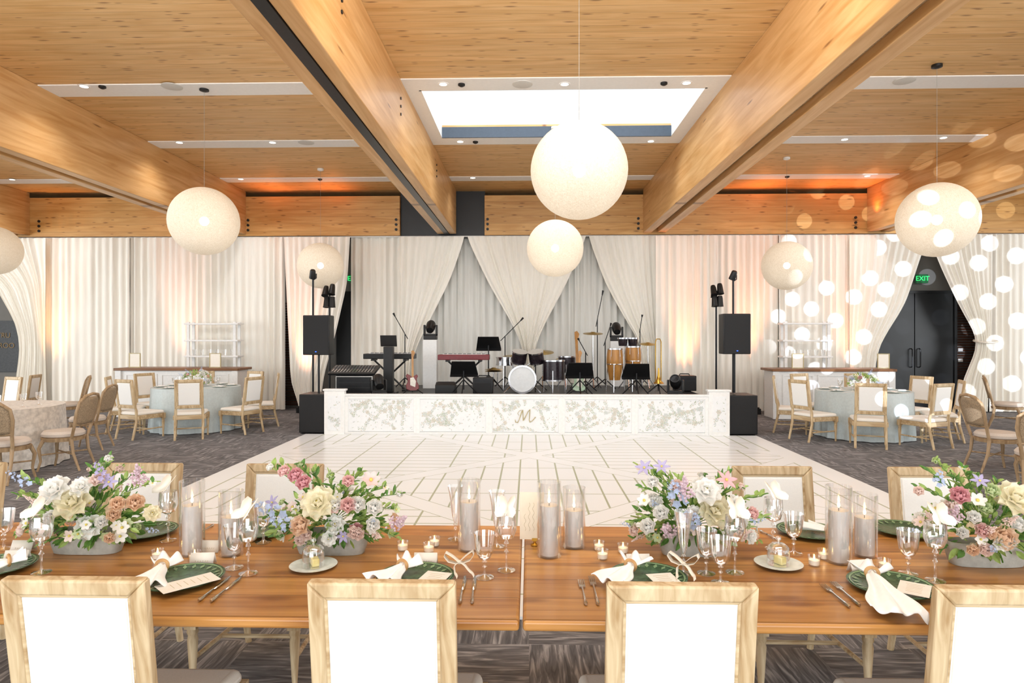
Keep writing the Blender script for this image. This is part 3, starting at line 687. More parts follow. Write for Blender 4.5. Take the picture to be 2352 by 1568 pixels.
# ---------------------------------------------------------------- chairs
def mk_square(label):
    t=thing('dining_chair',label,'chair')
    Q=[(0,3,2,1),(4,5,6,7),(0,1,5,4),(1,2,6,5),(2,3,7,6),(3,0,4,7)]
    m=MB();m.add([(-.22,-.2,.385),(.22,-.2,.385),(.255,.27,.385),(-.255,.27,.385),(-.21,-.19,.44),(.21,-.19,.44),(.245,.26,.44),(-.245,.26,.44)],Q);m.build('seat',M_fab,t,bevel=.025,seg=3)
    m=MB().box(-.24,.24,.225,.265,.32,.385).box(-.21,.21,-.21,-.175,.32,.385)
    for s in (-1,1): m.add([(s*.235,-.2,.32),(s*.2,-.2,.32),(s*.215,.25,.32),(s*.25,.25,.32),(s*.235,-.2,.385),(s*.2,-.2,.385),(s*.215,.25,.385),(s*.25,.25,.385)],Q)
    m.build('seat_frame',W_oak2,t,bevel=.004)
    for s in(-1,1):
        m=MB();m.box(s*.238-.027,s*.238+.027,.218,.272,.305,.39).lathe([(1e-5,0),(.013,0),(.016,.03),(.012,.05),(.024,.25),(.02,.27),(.026,.285),(.022,.308)],14,(s*.238,.245,0));m.build('leg',W_oak,t)
        m=MB();m.path([(s*.2,-.27,0),(s*.2,-.2,.28),(s*.195,-.2,.46),(s*.19,-.215,.53)],[.017,.021,.021,.018],8);m.build('leg',W_oak,t)
    MB().path([(-.21,-.21,.15),(-.235,.23,.16)],.011,6).path([(.21,-.21,.15),(.235,.23,.16)],.011,6).path([(-.222,0,.155),(.222,0,.155)],.011,6).build('stretcher',W_oak2,t)
    T=Tr((0,-.215,.5))@Rx(R(7.5));w=.209
    m=MB();m.T=T;m.frame(-w,w,0,.465,.047,-.018,.018);fr=m.build('back_frame',W_oak,t,bevel=.007)
    m=MB();m.T=T;m.frame(-w+.043,w-.043,.043,.465-.043,.012,-.012,.012);m.build('moulding',W_oak2,fr,bevel=.003)
    m=MB();m.T=T;m.box(-w+.05,w-.05,-.008,.008,.05,.415);m.box(-w+.06,w-.06,-.016,.016,.06,.405);m.build('backrest',M_fabw,t,bevel=.006);return t
chair=Maker(mk_square)
for px,l in [(172,'leftmost of the four near white-backed chairs, back to the viewer'),(877,'second near white-backed chair from the left, by the butter dome'),(1566,'third near white-backed chair from the left, right of the table joint'),(2325,'rightmost near white-backed chair, cut by the picture edge')]:
    chair((X(px,1.83),2.105,0),0,l)
for px,l in [(332,'cream-backed oak chair across the table behind the leftmost flowers'),(656,'cream-backed oak chair across the table behind the second flower planter'),(1772,'cream-backed oak chair across the table behind the third flower planter'),(2132,'cream-backed oak chair across the table behind the rightmost flowers'),(-72,'cream-backed oak chair across the table, cut by the left picture edge')]:
    chair((X(px,3.5),3.225,0),pi,l)
def mk_cane(label):
    t=thing('cane_chair',label,'chair')
    MB().lathe([(1e-5,.4),(.2,.4),(.23,.42),(.235,.45),(.21,.48),(1e-5,.49)],24,(0,.02,0),1,1).build('seat',M_beige,t)
    MB().lathe([(.2,.36),(.23,.36),(.238,.4),(.2,.41)],24,(0,.02,0)).build('seat_frame',M_oakd,t)
    pts=[(-.19,-.17,.4),(-.21,-.21,.55),(-.245,-.25,.72),(-.235,-.28,.84),(-.15,-.31,.91),(0,-.325,.93),(.15,-.31,.91),(.235,-.28,.84),(.245,-.25,.72),(.21,-.21,.55),(.19,-.17,.4)]
    MB().path(pts,.019,8).path([(-.212,-.215,.56),(0,-.25,.55),(.212,-.215,.56)],.015,8).build('back_frame',M_oakd,t)
    def fn(u,v):
        z=.56+.34*v;hwid=ip([(.5,.205),(.72,.24),(.84,.23),(.89,.17),(.93,.05)],z);x=(2*u-1)*hwid
        yy=ip([(.5,-.2),(.72,-.25),(.84,-.28),(.93,-.31)],z);return V((x,yy-.045*(1-(2*u-1)**2),z))
    MB().grid(fn,12,8).build('cane_panel',M_cane,t,solid=.006)
    for s in(-1,1):
        MB().path([(s*.17,.16,.38),(s*.195,.2,.28),(s*.175,.19,.12),(s*.19,.22,0)],[.024,.022,.015,.014],8).build('leg',M_oakd,t)
        MB().path([(s*.18,-.16,.4),(s*.18,-.18,.22),(s*.19,-.26,0)],[.022,.018,.014],8).build('leg',M_oakd,t)
    MB().path([(-.18,.18,.2),(0,.0,.2),(.18,-.18,.2)],.01,6).path([(.18,.18,.2),(0,.0,.2),(-.18,-.18,.2)],.01,6).build('stretcher',M_oakd,t);return t
cane=Maker(mk_cane)
# ---------------------------------------------------------------- round tables
def roundtable(c,r,m,lab,clab):
    t=thing('round_table',lab,'table',c);MB().lathe([(1e-5,.735),(r-.01,.735),(r-.01,.752),(1e-5,.752)],36).build('tabletop',W_bar,t)
    for k in range(4):
        a=pi/4+k*pi/2;MB().path([(.35*cos(a),.35*sin(a),.735),(.42*cos(a),.42*sin(a),.0)],.02,8).build('leg',M_blk2,t)
    mb=MB();n=96
    def fn(u,v):
        a=2*pi*u
        if v<.3: q=v/.3;return V((r*q*cos(a),r*q*sin(a),.757))
        q=(v-.3)/.7;rr=r+.006+.02*q+.025*q*sin(13*a+sin(3*a))+.012*q*sin(29*a);return V((rr*cos(a),rr*sin(a),.757-.745*min(1,q*1.0)))
    mb.grid(fn,n,20);o=mb.build('tablecloth',m);o.location=c;tagit(o,clab,'tablecloth')
CT=[]
NM=['right rear','rear right','rear left','left rear','left front','front left','front right','right front']
for side,px,Y in (('left',452,11.5),('right',1982,10.95)):
    c=V((X(px,Y),Y,0));CT.append(c)
    roundtable(c,.72,M_blue,'round banquet table under the pale blue cloth near the %s bar'%side,'pale blue floor-length cloth on the round table near the %s bar'%side)
    for k in range(8):
        a=pi/8+k*pi/4;rr=1.1;p=c+V((rr*cos(a),rr*sin(a),0))
        chair(p,a+pi/2,'oak chair, %s seat of the blue table by the %s bar'%(NM[k],side))
c=V((X(-15,8.2),8.2,0));roundtable(c,.76,M_lace,'round banquet table under the patterned lace cloth at far left','off-white lace patterned cloth on the round table at far left')
cL=c
for px,py,rz,l in [(12,1105,.1,'cane-back chair nearest the camera at the far left lace table'),(150,1075,pi/2+.15,'cane-back chair in profile right of the lace table'),(158,985,pi/2+.7,'cane-back chair behind the right side of the lace table'),(205,1030,pi/2+.2,'cane-back chair partly hidden, rightmost at the lace table')]:
    p=pl(px,py,0);cane(p,rz,l)
c=V((X(2530,8.0),8.0,0));roundtable(c,.72,M_lace,'round banquet table under lace cloth at the right picture edge','lace patterned cloth of the round table at the right picture edge')
for px,py,rz,l in [(2285,1080,-pi/2-.1,'cane-back chair in profile at the right picture edge, nearest'),(2310,985,-pi/2-.6,'cane-back chair at the right edge, farther from the camera'),(2395,1140,-.5,'cane-back chair cut by the right picture edge')]:
    cane(pl(px,py,0),rz,l)
for k,(px,Y) in enumerate(((-8,10.6),(42,11.4))):
    chair((X(px,Y),Y,0),pi*.9-k,'oak square-back chair at the far left edge behind the lace table, %s'%('nearer','farther')[k])
# ---------------------------------------------------------------- bars and shelves
for side,x0,x1,Y in (('left',266,545,13.15),('right',1776,2055,13.15)):
    a,b=X(x0,Y),X(x1,Y);w=b-a;t=thing('bar_counter','white panelled bar with brown wooden top in front of the %s drapes'%side,'bar',((a+b)/2,Y+.3,0));h=w/2
    MB().box(-h+.03,h-.03,-.28,.28,.0,.95).build('body',M_white,t)
    MB().box(-h-.03,h+.03,-.34,.34,.95,1.0).build('counter_top',W_bar,t,bevel=.008)
    MB().box(-h+.02,h-.02,-.3,-.28,0,.1).build('baseboard',M_white,t,bevel=.004)
    for q in (-1,1): MB().box(q*(h-.05)-.06,q*(h-.05)+.06,-.315,-.27,0,.95).build('corner_post',M_white,t,bevel=.005)
    for k in range(3):
        xa=-h+.15+k*(w-.3)/3;MB().frame(xa+.04,xa+(w-.3)/3-.04,.16,.88,.03,-.292,-.279).build('panel_moulding',M_white,t,bevel=.003)
    for q,(px,py,l) in enumerate({'left':[(313,840,'left'),(497,836,'right')],'right':[(1830,838,'left'),(2026,838,'right')]}[side]):
        p=V((X(px,Y+.3),Y+.25,1.0));f=thing('framed_menu','small white framed menu on the %s end of the %s bar'%(l,side),'sign',p)
        MB().frame(-.12,.12,0,.3,.015,-.01,.01).build('border',M_gold,f);MB().box(-.105,.105,-.004,.004,.015,.285).build('card',M_paper,f);MB().path([(0,.01,.2),(0,.12,.0)],.006,5).build('strut',M_gold,f)
    sx0_,sx1_=(430,553) if side=='left' else (1792,1906);YS=14.02;a,b=X(sx0_,YS),X(sx1_,YS);h=(b-a)/2;zt=Zp(739,YS)
    t=thing('shelf_unit','white open shelf unit standing behind the %s bar'%side,'shelf',((a+b)/2,YS,0))
    for q in(-1,1):
        for yy in (-.11,.11): MB().box(q*h*.86-.03,q*h*.86+.03,yy-.02,yy+.02,0,zt).build('post',M_white,t)
    zs=[zt-.06,zt-.42,zt-.76,zt-1.02]
    for z in zs: MB().box(-h,h,-.15,.15,z,z+.035).build('shelf',M_white,t,bevel=.004)
    for k in range(6):
        one('tumbler','small clear glass on the lower shelf of the %s white shelf unit'%side,'glass',MB().lathe([(1e-5,.0),(.03,0),(.04,.13),(.037,.13),(.028,.008),(1e-5,.008)],14),M_crys,((a+b)/2-h*.7+k*h*.28,YS-.03,zs[2]+.036),0,'tumblers on the %s shelf'%side)
# ---------------------------------------------------------------- flowers
BM={}
PC={'white':'#fdfcf8','cream':'#fbf5dc','peach':'#fbe1c6','pink':'#f8d6d2','rose':'#edb9be','mauve':'#e9d3dc','purple':'#bfb6dd','blue':'#c0d0ed','blush':'#fceae2','green':'#d9e6b8'}
def petal(m,az,tilt,L,W,curl=.2,cup=.25,r0=0,pt=.6):
    m.T=Rz(az)@Tr((r0,0,0))@Ry(-tilt)
    def fn(u,v):
        t_=2*u-1;w=W*(sin(pi*min(.96,v*.84+.12))**pt)*(1-.06*sin(5*t_+az*7)*v)
        return V((L*v,w*t_/2,curl*L*v*v+cup*W*t_*t_*v+.05*L*sin(7*t_+az*3)*v*v))
    m.grid(fn,4,4)
def bloom(kind,col):
    if (kind,col) in BM: return BM[(kind,col)]
    m=MB();pm=mat('petal_'+col,PC[col],.6,0,.04,60,tl=.35);cm=mat('flower_centre','#dccb66',.7)
    if kind=='peony':
        for n,ti,L,W in ((8,.15,.055,.05),(7,.55,.048,.044),(6,.95,.038,.036),(5,1.25,.028,.028)):
            for k in range(n): petal(m,2*pi*k/n+n,ti,L,W,-.1+.2*ti,.3,.004)
        m.T=Tr((0,0,.012));m.i=1;m.ball((0,0,0),.01,n=8,m=6);m.i=0
    elif kind=='rose':
        for n,ti,L,W in ((6,.3,.032,.036),(6,.75,.032,.034),(5,1.1,.031,.03),(4,1.35,.03,.024),(3,1.5,.028,.016)):
            for k in range(n): petal(m,2*pi*k/n+n*1.3,ti,L,W,.05,.45,.004,.45)
    elif kind=='cosmos':
        for k in range(6): petal(m,2*pi*k/6,.25,.026,.02,.1,.15,.003,.5)
        m.T=None;m.i=1;m.ball((0,0,.004),.006,n=8,m=5);m.i=0
    elif kind=='clematis':
        for k in range(6): petal(m,2*pi*k/6,.3,.036,.016,-.25,.2,.002,1.1)
        m.T=None;m.i=1;m.ball((0,0,.004),.005,n=8,m=5);m.i=0
    elif kind=='spike':
        m.T=None
        for k in range(16):
            z=.11*k/16;a=k*2.4;r=.016*(1-k/20);b=Tr((r*cos(a),r*sin(a),z))@Rz(a)@Ry(.9)
            for j in range(5):
                m.T=b@Rz(2*pi*j/5)@Ry(-.35);s_=.014*(1-k/26);m.add([(0,0,0),(s_*.6,-s_*.4,0),(s_*1.1,0,.002),(s_*.6,s_*.4,0)],[(0,1,2,3)])
    elif kind=='plume':
        rn=random.Random(5);m.T=None
        m.path([(0,0,0),(0,0,.1)],.0015,5)
        for k in range(100):
            z=rn.random();r=.026*(1-z)*rn.random();a=rn.random()*6.3;m.ball((r*cos(a),r*sin(a),.1*z),.0038,n=5,m=3)
    me=m.mesh(kind,[pm,cm]);BM[(kind,col)]=me;return me
def leafmesh(m,P,d,L,W,rnd):
    q=d.to_track_quat('X','Z').to_matrix().to_4x4();m.T=Tr(P)@q@Rx(rnd.uniform(-1.2,1.2));c=rnd.uniform(-.4,.15)
    def fn(u,v): return V((L*v,W*(2*u-1)/2*sin(pi*min(1,v*.95+.04))**.8,c*L*v*v+.25*W*abs(2*u-1)))
    m.grid(fn,2,4)
def arrangement(px,py,key,br,lab,seed,half=(.235,.11,.12)):
    rnd=random.Random(seed);B=tb(px,py);B.y+=.05;t=thing('flower_arrangement',lab,'flowers',B+V((0,0,.001)))
    hw,hd=.155,.055;mb=MB();n=40
    def ring(sx,sy,z): return [(copysign(abs(cos(a))**.65,cos(a))*sx,copysign(abs(sin(a))**.65,sin(a))*sy,z) for a in [2*pi*k/n for k in range(n)]]
    rs=[ring(hw*.86,hd*.86,0),ring(hw*.93,hd*.93,.03),ring(hw,hd,.088),ring(hw-.008,hd-.008,.09),ring(hw-.012,hd-.012,.06)]
    Q=[p for r_ in rs for p in r_];Fs=[(i*n+k,i*n+(k+1)%n,(i+1)*n+(k+1)%n,(i+1)*n+k) for i in range(4) for k in range(n)]+[tuple(range(n)),tuple(4*n+k for k in range(n))]
    mb.add(Q,Fs).build('planter',M_conc,t)
    C=V((0,0,.12));f1,f2,st=MB(),MB(),MB()
    def inst(kind,col,P,sc,d):
        o=put(kind+'_bloom',bloom(kind,col),t);o.location=P;o.scale=(sc,)*3;o.rotation_euler=d.to_track_quat('Z','Y').to_euler();return o
    for k in range(330):
        d=V((rnd.gauss(0,1),rnd.gauss(0,1),rnd.gauss(.25,.9))).normalized();rr=rnd.uniform(.5,1.)
        P=C+V((d.x*half[0]*rr,d.y*half[1]*rr,max(-.05,d.z*half[2]*rr)))
        leafmesh(f1 if rnd.random()<.5 else f2,P,(d+V((0,0,.2))).normalized(),rnd.uniform(.03,.055),rnd.uniform(.014,.026),rnd)
    for (bx,by) in br:
        P=at(bx,by,B.y-.02+rnd.uniform(-.05,.05))-B;Q=[C.lerp(P,i/5)+V((0,0,.03*sin(pi*i/5))) for i in range(6)];st.path(Q,.0018,5)
        for i in range(16):
            q=.35+.65*i/15;p=C.lerp(P,q)+V((0,0,.03*sin(pi*q)));d=((P-C).normalized()+V((rnd.uniform(-1,1),rnd.uniform(-1,1),rnd.uniform(-.6,1)))).normalized()
            leafmesh(f2 if rnd.random()<.6 else f1,p,d,rnd.uniform(.025,.045),rnd.uniform(.012,.022),rnd)
        if by<1190 and rnd.random()<.6: inst(rnd.choice(['cosmos','rose']),rnd.choice(['white','blush','green']),P,rnd.uniform(.45,.6),((P-C).normalized()+V((0,-.8,.2))).normalized())
    f1.build('dark_leaves',M_leaf,t);f2.build('light_leaves',M_leaf2,t);st.build('stems',M_stem,t)
    for kind,col,kx,ky,sc in key:
        e_=rnd.uniform(-.125,-.08);P=at(kx,ky,B.y+e_)-B;d=((P-C).normalized()*.6+V((0,-.7,.45))).normalized()
        inst(kind,col,P,sc,d)
    for k in range(40):
        d=V((rnd.gauss(0,1),rnd.gauss(-.5,.8),rnd.gauss(.35,.7))).normalized();P=C+V((d.x*half[0],d.y*half[1],max(-.03,d.z*half[2])))*1.1
        kind,col,sc=rnd.choice([('cosmos','white',1.),('cosmos','blush',.9),('rose','white',.85),('cosmos','green',.8),('spike','blue',.6),('rose','blush',.8),('plume','blush',.8),('rose','green',.5),('cosmos','white',.8),('rose','white',.65),('rose','peach',.7),('peony','white',.55),('rose','cream',.7)])
        inst(kind,col,P,sc,(d+V((0,-.4,.3))).normalized())
arrangement(183,1275,[('peony','white',128,1128,1.1),('peony','cream',170,1155,1.3),('peony','white',188,1120,.8),('rose','peach',270,1160,.95),('rose','peach',311,1157,1.1),('rose','peach',262,1184,.9),('peony','white',205,1210,.9),('clematis','purple',250,1108,.9),('rose','blush',225,1105,.9),('spike','blue',62,1110,.9),('spike','purple',235,1095,1.),('plume','mauve',318,1108,1.5),('peony','cream',350,1180,.6),('rose','white',235,1200,.8),('rose','white',120,1190,.9),('cosmos','white',280,1212,1.)],
 [(250,1055),(232,1070),(275,1080),(320,1085),(350,1110),(55,1100),(45,1140),(75,1180),(40,1225),(345,1190),(210,1080),(300,1215),(110,1220)],'low flower arrangement with peach roses in oval concrete planter, leftmost',1)
arrangement(754,1277,[('rose','rose',682,1095,1.),('rose','rose',700,1112,1.),('rose','pink',655,1085,.8),('peony','cream',733,1158,1.25),('rose','peach',695,1208,1.3),('rose','white',772,1162,.9),('rose','pink',799,1163,1.),('rose','white',820,1162,1.05),('rose','white',858,1168,1.05),('cosmos','pink',768,1168,1.),('rose','pink',800,1108,.8),('cosmos','pink',852,1103,1.3),('rose','rose',817,1218,.9),('rose','white',855,1207,.9),('spike','blue',640,1180,1.4),('spike','blue',662,1205,1.2),('clematis','purple',625,1155,.9),('clematis','purple',788,1232,.8),('plume','mauve',905,1205,1.5),('rose','white',622,1075,.5),('peony','white',770,1205,.7)],
 [(625,1075),(650,1070),(690,1070),(720,1085),(860,1105),(885,1120),(915,1135),(910,1170),(625,1225),(610,1190),(910,1235),(800,1250),(690,1245),(800,1100),(760,1095),(830,1085)],'low flower arrangement with deep pink blooms in concrete planter behind the left butter dome',2)
arrangement(1603,1280,[('peony','cream',1640,1175,1.3),('peony','white',1620,1130,1.1),('clematis','rose',1668,1103,1.2),('clematis','purple',1480,1075,1.),('clematis','purple',1520,1072,.9),('rose','white',1500,1110,.8),('spike','blue',1555,1150,1.6),('spike','blue',1590,1200,1.3),('plume','mauve',1570,1140,1.7),('plume','mauve',1540,1220,1.5),('rose','blush',1555,1120,.9),('rose','white',1490,1210,1.),('rose','white',1520,1180,1.),('rose','pink',1725,1180,.8),('cosmos','white',1480,1150,1.),('cosmos','white',1600,1135,1.),('rose','white',1700,1200,.8),('rose','white',1560,1190,.7),('peony','white',1690,1160,.7)],
 [(1470,1075),(1495,1080),(1520,1085),(1560,1100),(1670,1090),(1700,1120),(1750,1140),(1755,1190),(1455,1200),(1460,1240),(1500,1250),(1740,1240),(1475,1120),(1610,1095)],'low flower arrangement with mauve plumes in concrete planter, right of the table card',3)
arrangement(2285,1305,[('rose','rose',2203,1142,1.1),('rose','white',2235,1190,.8),('cosmos','white',2245,1150,1.1),('peony','cream',2330,1150,1.3),('rose','peach',2300,1235,1.45),('rose','pink',2255,1220,.9),('rose','white',2210,1225,.7),('clematis','purple',2250,1105,.9),('rose','blush',2110,1130,.6),('spike','blue',2155,1110,.9),('plume','mauve',2190,1190,1.4),('rose','green',2275,1130,.9),('rose','green',2260,1170,.8),('rose','white',2330,1205,1.),('rose','peach',2255,1255,.7)],
 [(2150,1060),(2130,1080),(2190,1090),(2240,1095),(2110,1120),(2290,1110),(2160,1190),(2330,1120),(2340,1230),(2370,1160),(2210,1075)],'low flower arrangement with large peach rose in concrete planter, rightmost',4)
for c,side in zip(CT,('left','right')):
    rnd=random.Random(9);t=thing('flower_arrangement','small low centrepiece of pale flowers on the blue round table near the %s bar'%side,'flowers',c+V((0,0,.759)))
    MB().lathe([(1e-5,0),(.1,0),(.14,.08),(.13,.08),(1e-5,.06)],20).build('bowl',M_conc,t);f=MB()
    for k in range(120):
        d=V((rnd.gauss(0,1),rnd.gauss(0,1),rnd.gauss(.4,.7))).normalized();leafmesh(f,V((d.x*.2,d.y*.14,.12+max(-.04,d.z*.13))),d,.06,.026,rnd)
    f.build('leaves',M_leaf2,t)
    for k in range(22):
        d=V((rnd.gauss(0,1),rnd.gauss(-.4,.8),rnd.gauss(.4,.7))).normalized();kd,cl=rnd.choice([('peony','white'),('rose','peach'),('rose','pink'),('rose','white'),('spike','blue')])
        o=put(kd+'_bloom',bloom(kd,cl),t);o.location=V((d.x*.22,d.y*.15,.13+max(-.04,d.z*.14)));o.scale=(1.1,)*3;o.rotation_euler=d.to_track_quat('Z','Y').to_euler()
# ---------------------------------------------------------------- long dining tables
for x0,x1,l in ((-2.47,-.03,'left brown pine farm table set with flowers and candles'),(-.02,2.44,'right brown pine farm table set with flowers and candles')):
    c=(x0+x1)/2;h=(x1-x0)/2;t=thing('dining_table',l,'table',(c,2.56,0))
    MB().box(-h,h,-.515,.515,ZT-.036,ZT).build('tabletop',W_table,t,bevel=.011,seg=3)
    s=-1 if x0<-1 else 1
    for xx in ((-s*(h-.55)),(s*(h-.5))):
        MB().box(xx-.05,xx+.05,-.3,.3,ZT-.12,ZT-.036).box(xx-.05,xx+.05,-.06,.06,.1,ZT-.12).box(xx-.05,xx+.05,-.33,.33,0,.1).build('leg',W_table,t,bevel=.008)
E=.0015
# ---------------------------------------------------------------- tableware
def gl_mk(name,h,br,bh,kind):
    def f(label):
        t=thing(name,label,'glass')
        MB().lathe([(1e-5,0),(.034,0),(.034,.003),(.014,.007),(.006,.012)],24).build('foot',M_crys,t)
        zb=h-bh
        MB().lathe([(.006,.012),(.004,.03),(.004,zb*.55),(.009,zb*.62),(.0045,zb*.7),(.0045,zb*.84),(.01,zb*.9),(.006,zb)],14).build('stem',M_crys,t)
        if kind=='flute': pr=[(.006,zb),(.012,zb+.02),(.018,zb+.3*bh),(.026,zb+.7*bh),(br,h)]
        elif kind=='goblet': pr=[(.006,zb),(.022,zb+.01),(.032,zb+.03),(.035,zb+.55*bh),(br,h)]
        else: pr=[(.006,zb),(.028,zb+.012),(br*1.02,zb+.4*bh),(br*1.0,zb+.65*bh),(br*.94,h)]
        MB().lathe(pr+[(r_-.0015,z_+.0005) for r_,z_ in pr[::-1]],28).build('bowl',M_crys,t);return t
    return Maker(f)
tall=gl_mk('wine_glass',.215,.038,.1,'wine');gob=gl_mk('water_goblet',.165,.04,.1,'goblet');flu=gl_mk('champagne_flute',.235,.036,.16,'flute')
def mk_bfly(label):
    t=thing('paper_butterfly',label,'paper butterfly')
    MB().path([(0,-.018,.0),(0,0,.002),(0,.02,.0)],[.0015,.003,.0015],6).build('body',M_paper,t)
    up=[(0,.004),(.014,.036),(.042,.056),(.062,.05),(.057,.025),(.037,.005),(.042,-.012),(.037,-.032),(.02,-.04),(.006,-.022),(0,-.004)]
    for s in(-1,1):
        m=MB();m.T=Ry(-s*R(42))@Rx(R(35));n=len(up);m.add([(s*x,y,.0) for x,y in up],[tuple(range(n))]);m.build('wing',M_paper,t,solid=.0012)
    return t
bf=Maker(mk_bfly)
for mk,px,py,l,bl in [(tall,95,1316,'tall crystal wine glass in front of the leftmost planter','white paper butterfly on the glass before the leftmost planter'),(tall,570,1318,'tall crystal wine glass left of the second planter','white paper butterfly on the glass left of the second planter'),(tall,1163,1311,'tall crystal wine glass left of the table joint','white paper butterfly just left of the table card'),(tall,1688,1316,'tall crystal wine glass in front of the third planter, right of a group','white paper butterfly before the third planter'),(tall,2148,1335,'tall crystal wine glass beside the rightmost planter','white paper butterfly left of the rightmost planter'),(tall,386,1242,'crystal wine glass at the far table side behind the leftmost candle','white paper butterfly at the far side behind the leftmost candles'),(tall,1776,1262,'crystal wine glass at the far table side behind the right butter dome','white paper butterfly at the far side right of the third planter'),
 (gob,538,1305,'crystal goblet left of the tall glass near the second planter',0),(gob,1113,1327,'crystal goblet nearest the table joint on the left table',0),(gob,1622,1318,'left crystal goblet of the group before the third planter',0),(gob,1655,1340,'nearest crystal goblet of the group before the third planter',0),(gob,2086,1319,'crystal goblet beside the right candles',0),(gob,9,1262,'crystal goblet at the left picture edge',0),(gob,1823,1272,'crystal goblet behind the right butter dome',0),
 (flu,1046,1240,'crystal flute behind the cylinder candle left of centre',0),(flu,1141,1256,'crystal flute behind the glass left of the table card',0),(flu,1570,1318,'crystal flute in front of the third planter flowers',0),(gob,605,1246,'crystal goblet at the far side left of the second planter',0)]:
    p=tb(px,py);p.z+=E;mk(p,random.uniform(0,3),l)
    if bl: bf(p+V((.0,-.034,.224)),random.uniform(-.5,.5),bl)
def hurricane(px,py,h,ch,lab):
    p=tb(px,py);p.y+=.045;p.z+=E;t=thing('hurricane_candle',lab,'candle',p);r=.049
    MB().lathe([(1e-5,0),(r,0),(r,h),(r-.003,h),(r-.003,.006),(1e-5,.006)],32).build('glass_cylinder',M_glass,t)
    c=MB().lathe([(1e-5,.007),(.037,.007),(.038,ch-.005),(.036,ch),(.012,ch-.004),(1e-5,ch-.004)],28).build('pillar_candle',M_cand,t)
    MB().cyl((0,0,ch-.005),(0,0,ch+.012),.0012,n=5).build('wick',M_black,c)
    MB().lathe([(1e-5,0),(.005,.006),(.0055,.012),(.003,.024),(1e-5,.034)],10,(0,0,ch+.008)).build('flame',M_flame,c)
for px,py,h,ch,l in [(428,1281,.3,.2,'leftmost lit grey candle in a tall glass cylinder'),(519,1282,.26,.155,'lit grey candle in glass cylinder, second from left'),(1075,1270,.29,.2,'lit grey candle in glass cylinder left of the table card'),(1262,1285,.3,.205,'lit grey candle in glass cylinder just right of the table card'),(1320,1263,.25,.155,'shorter lit grey candle right of the table joint'),(1939,1300,.3,.205,'taller lit grey candle left of the rightmost planter'),(1999,1284,.25,.155,'shorter lit grey candle left of the rightmost planter')]:
    hurricane(px,py,h,ch,l)
def mk_vot(label):
    t=thing('votive_candle',label,'candle');MB().lathe([(1e-5,0),(.021,0),(.025,.038),(.0235,.038),(.02,.004),(1e-5,.004)],20).build('glass_cup',M_glass,t)
    w=MB().lathe([(1e-5,.005),(.0195,.005),(.0205,.022),(1e-5,.022)],18).build('wax',M_wax,t)
    MB().lathe([(1e-5,0),(.0035,.004),(.0035,.008),(1e-5,.02)],8,(0,0,.024)).build('flame',M_flame,w);return t
vot=Maker(mk_vot)
for px,py,l in [(362,1284,'small lit votive left of the leftmost tall candle'),(447,1288,'small lit votive right of the leftmost tall candle'),(925,1264,'leftmost lit votive right of the second planter'),(985,1268,'lit votive above the place card left of centre'),(998,1254,'farther lit votive right of the second planter'),(1376,1264,'farther lit votive right of the short centre candle'),(1384,1284,'nearest lit votive right of the centre candles'),(1431,1270,'lit votive left of the third planter'),(1870,1299,'nearer lit votive right of the right butter dome'),(1892,1284,'farther lit votive right of the right butter dome'),(2032,1307,'lit votive beside the rightmost candle')]:
    p=tb(px,py);p.z+=E;vot(p,0,l)
def mk_plate(label):
    t=thing('dinner_plate',label,'plate');MB().lathe([(1e-5,.0),(.08,0),(.09,.004),(.14,.016),(.142,.018),(.135,.017),(.09,.008),(.075,.005),(1e-5,.005)],44).build('dish',M_green,t)
    m=MB();m.lathe([(.128,.0166),(.1335,.0183),(.1335,.0188),(.128,.0171),(.128,.0166)],44)
    for k in range(22):
        a=2*pi*k/22;m.add([(.098*cos(a),.098*sin(a),.0112),(.112*cos(a-.07),.112*sin(a-.07),.0142),(.127*cos(a),.127*sin(a),.0172),(.112*cos(a+.07),.112*sin(a+.07),.0142)],[(0,1,2,3)])
    m.build('leaf_rim_band',mat('plate_rim','#86a57b',.3),t);return t
plate=Maker(mk_plate)
for px,py,l in [(420,1335,'dark green plate in front of the leftmost candles'),(955,1332,'dark green plate left of the table joint'),(1488,1332,'dark green plate right of the table joint'),(2047,1352,'dark green plate with napkin hanging over the table edge'),(-15,1308,'dark green plate at the left picture edge'),(1860,1226,'dark green plate at the far side behind the right butter dome'),(590,1224,'dark green plate at the far side behind the second candle'),(2075,1222,'dark green plate at the far side behind the rightmost planter'),(330,1226,'dark green plate at the far side behind the leftmost planter')]:
    p=tb(px,py);p.z+=E;plate(p,0,l)
def napkin(P,Q,lab,w0=.022,w1=.075,hang=None,tail=.05):
    P=V(P);Q=V(Q);d=(Q-P);L=d.length;d.normalize();n=d.cross(V((0,0,1))).normalized();rnd=random.Random(int(P.x*1000))
    ph=rnd.uniform(0,6)
    def fn(u,v):
        s=-tail+(L+tail)*v;q=max(0,s)/L;b=max(0,-s)/tail
        w=w0*.6+(w1-w0*.6)*max(q**.8,.8*b);x=(2*u-1)
        c=P+d*s*(1+.06*sin(6*x+ph)*q)+n*(w*x*(1+.12*sin(9*v+ph)))
        z=.016+.012*sin(x*7+ph)*(.3+max(q,b))+.014*(1-abs(x))*(1-q)+.02*b
        c.z=P.z+z
        if hang is not None and c.y<hang: c=V((c.x,hang+(c.y-hang)*.22-.006,P.z+z-(hang-c.y)*.95))
        return c-P
    one('napkin',lab,'napkin',MB().grid(fn,30,24),M_nap,P,solid=.003)
    pts=[n*(.021*cos(t_))+V((0,0,1))*(.019*sin(t_)+.02) for t_ in [2*pi*k/24 for k in range(24)]]
    return one('napkin_ring','wooden ring around the '+lab.replace('white ',''),'napkin ring',MB().path(pts,.006,8,True),M_ring,P+V((0,0,.003)))
ZP=ZT+.02
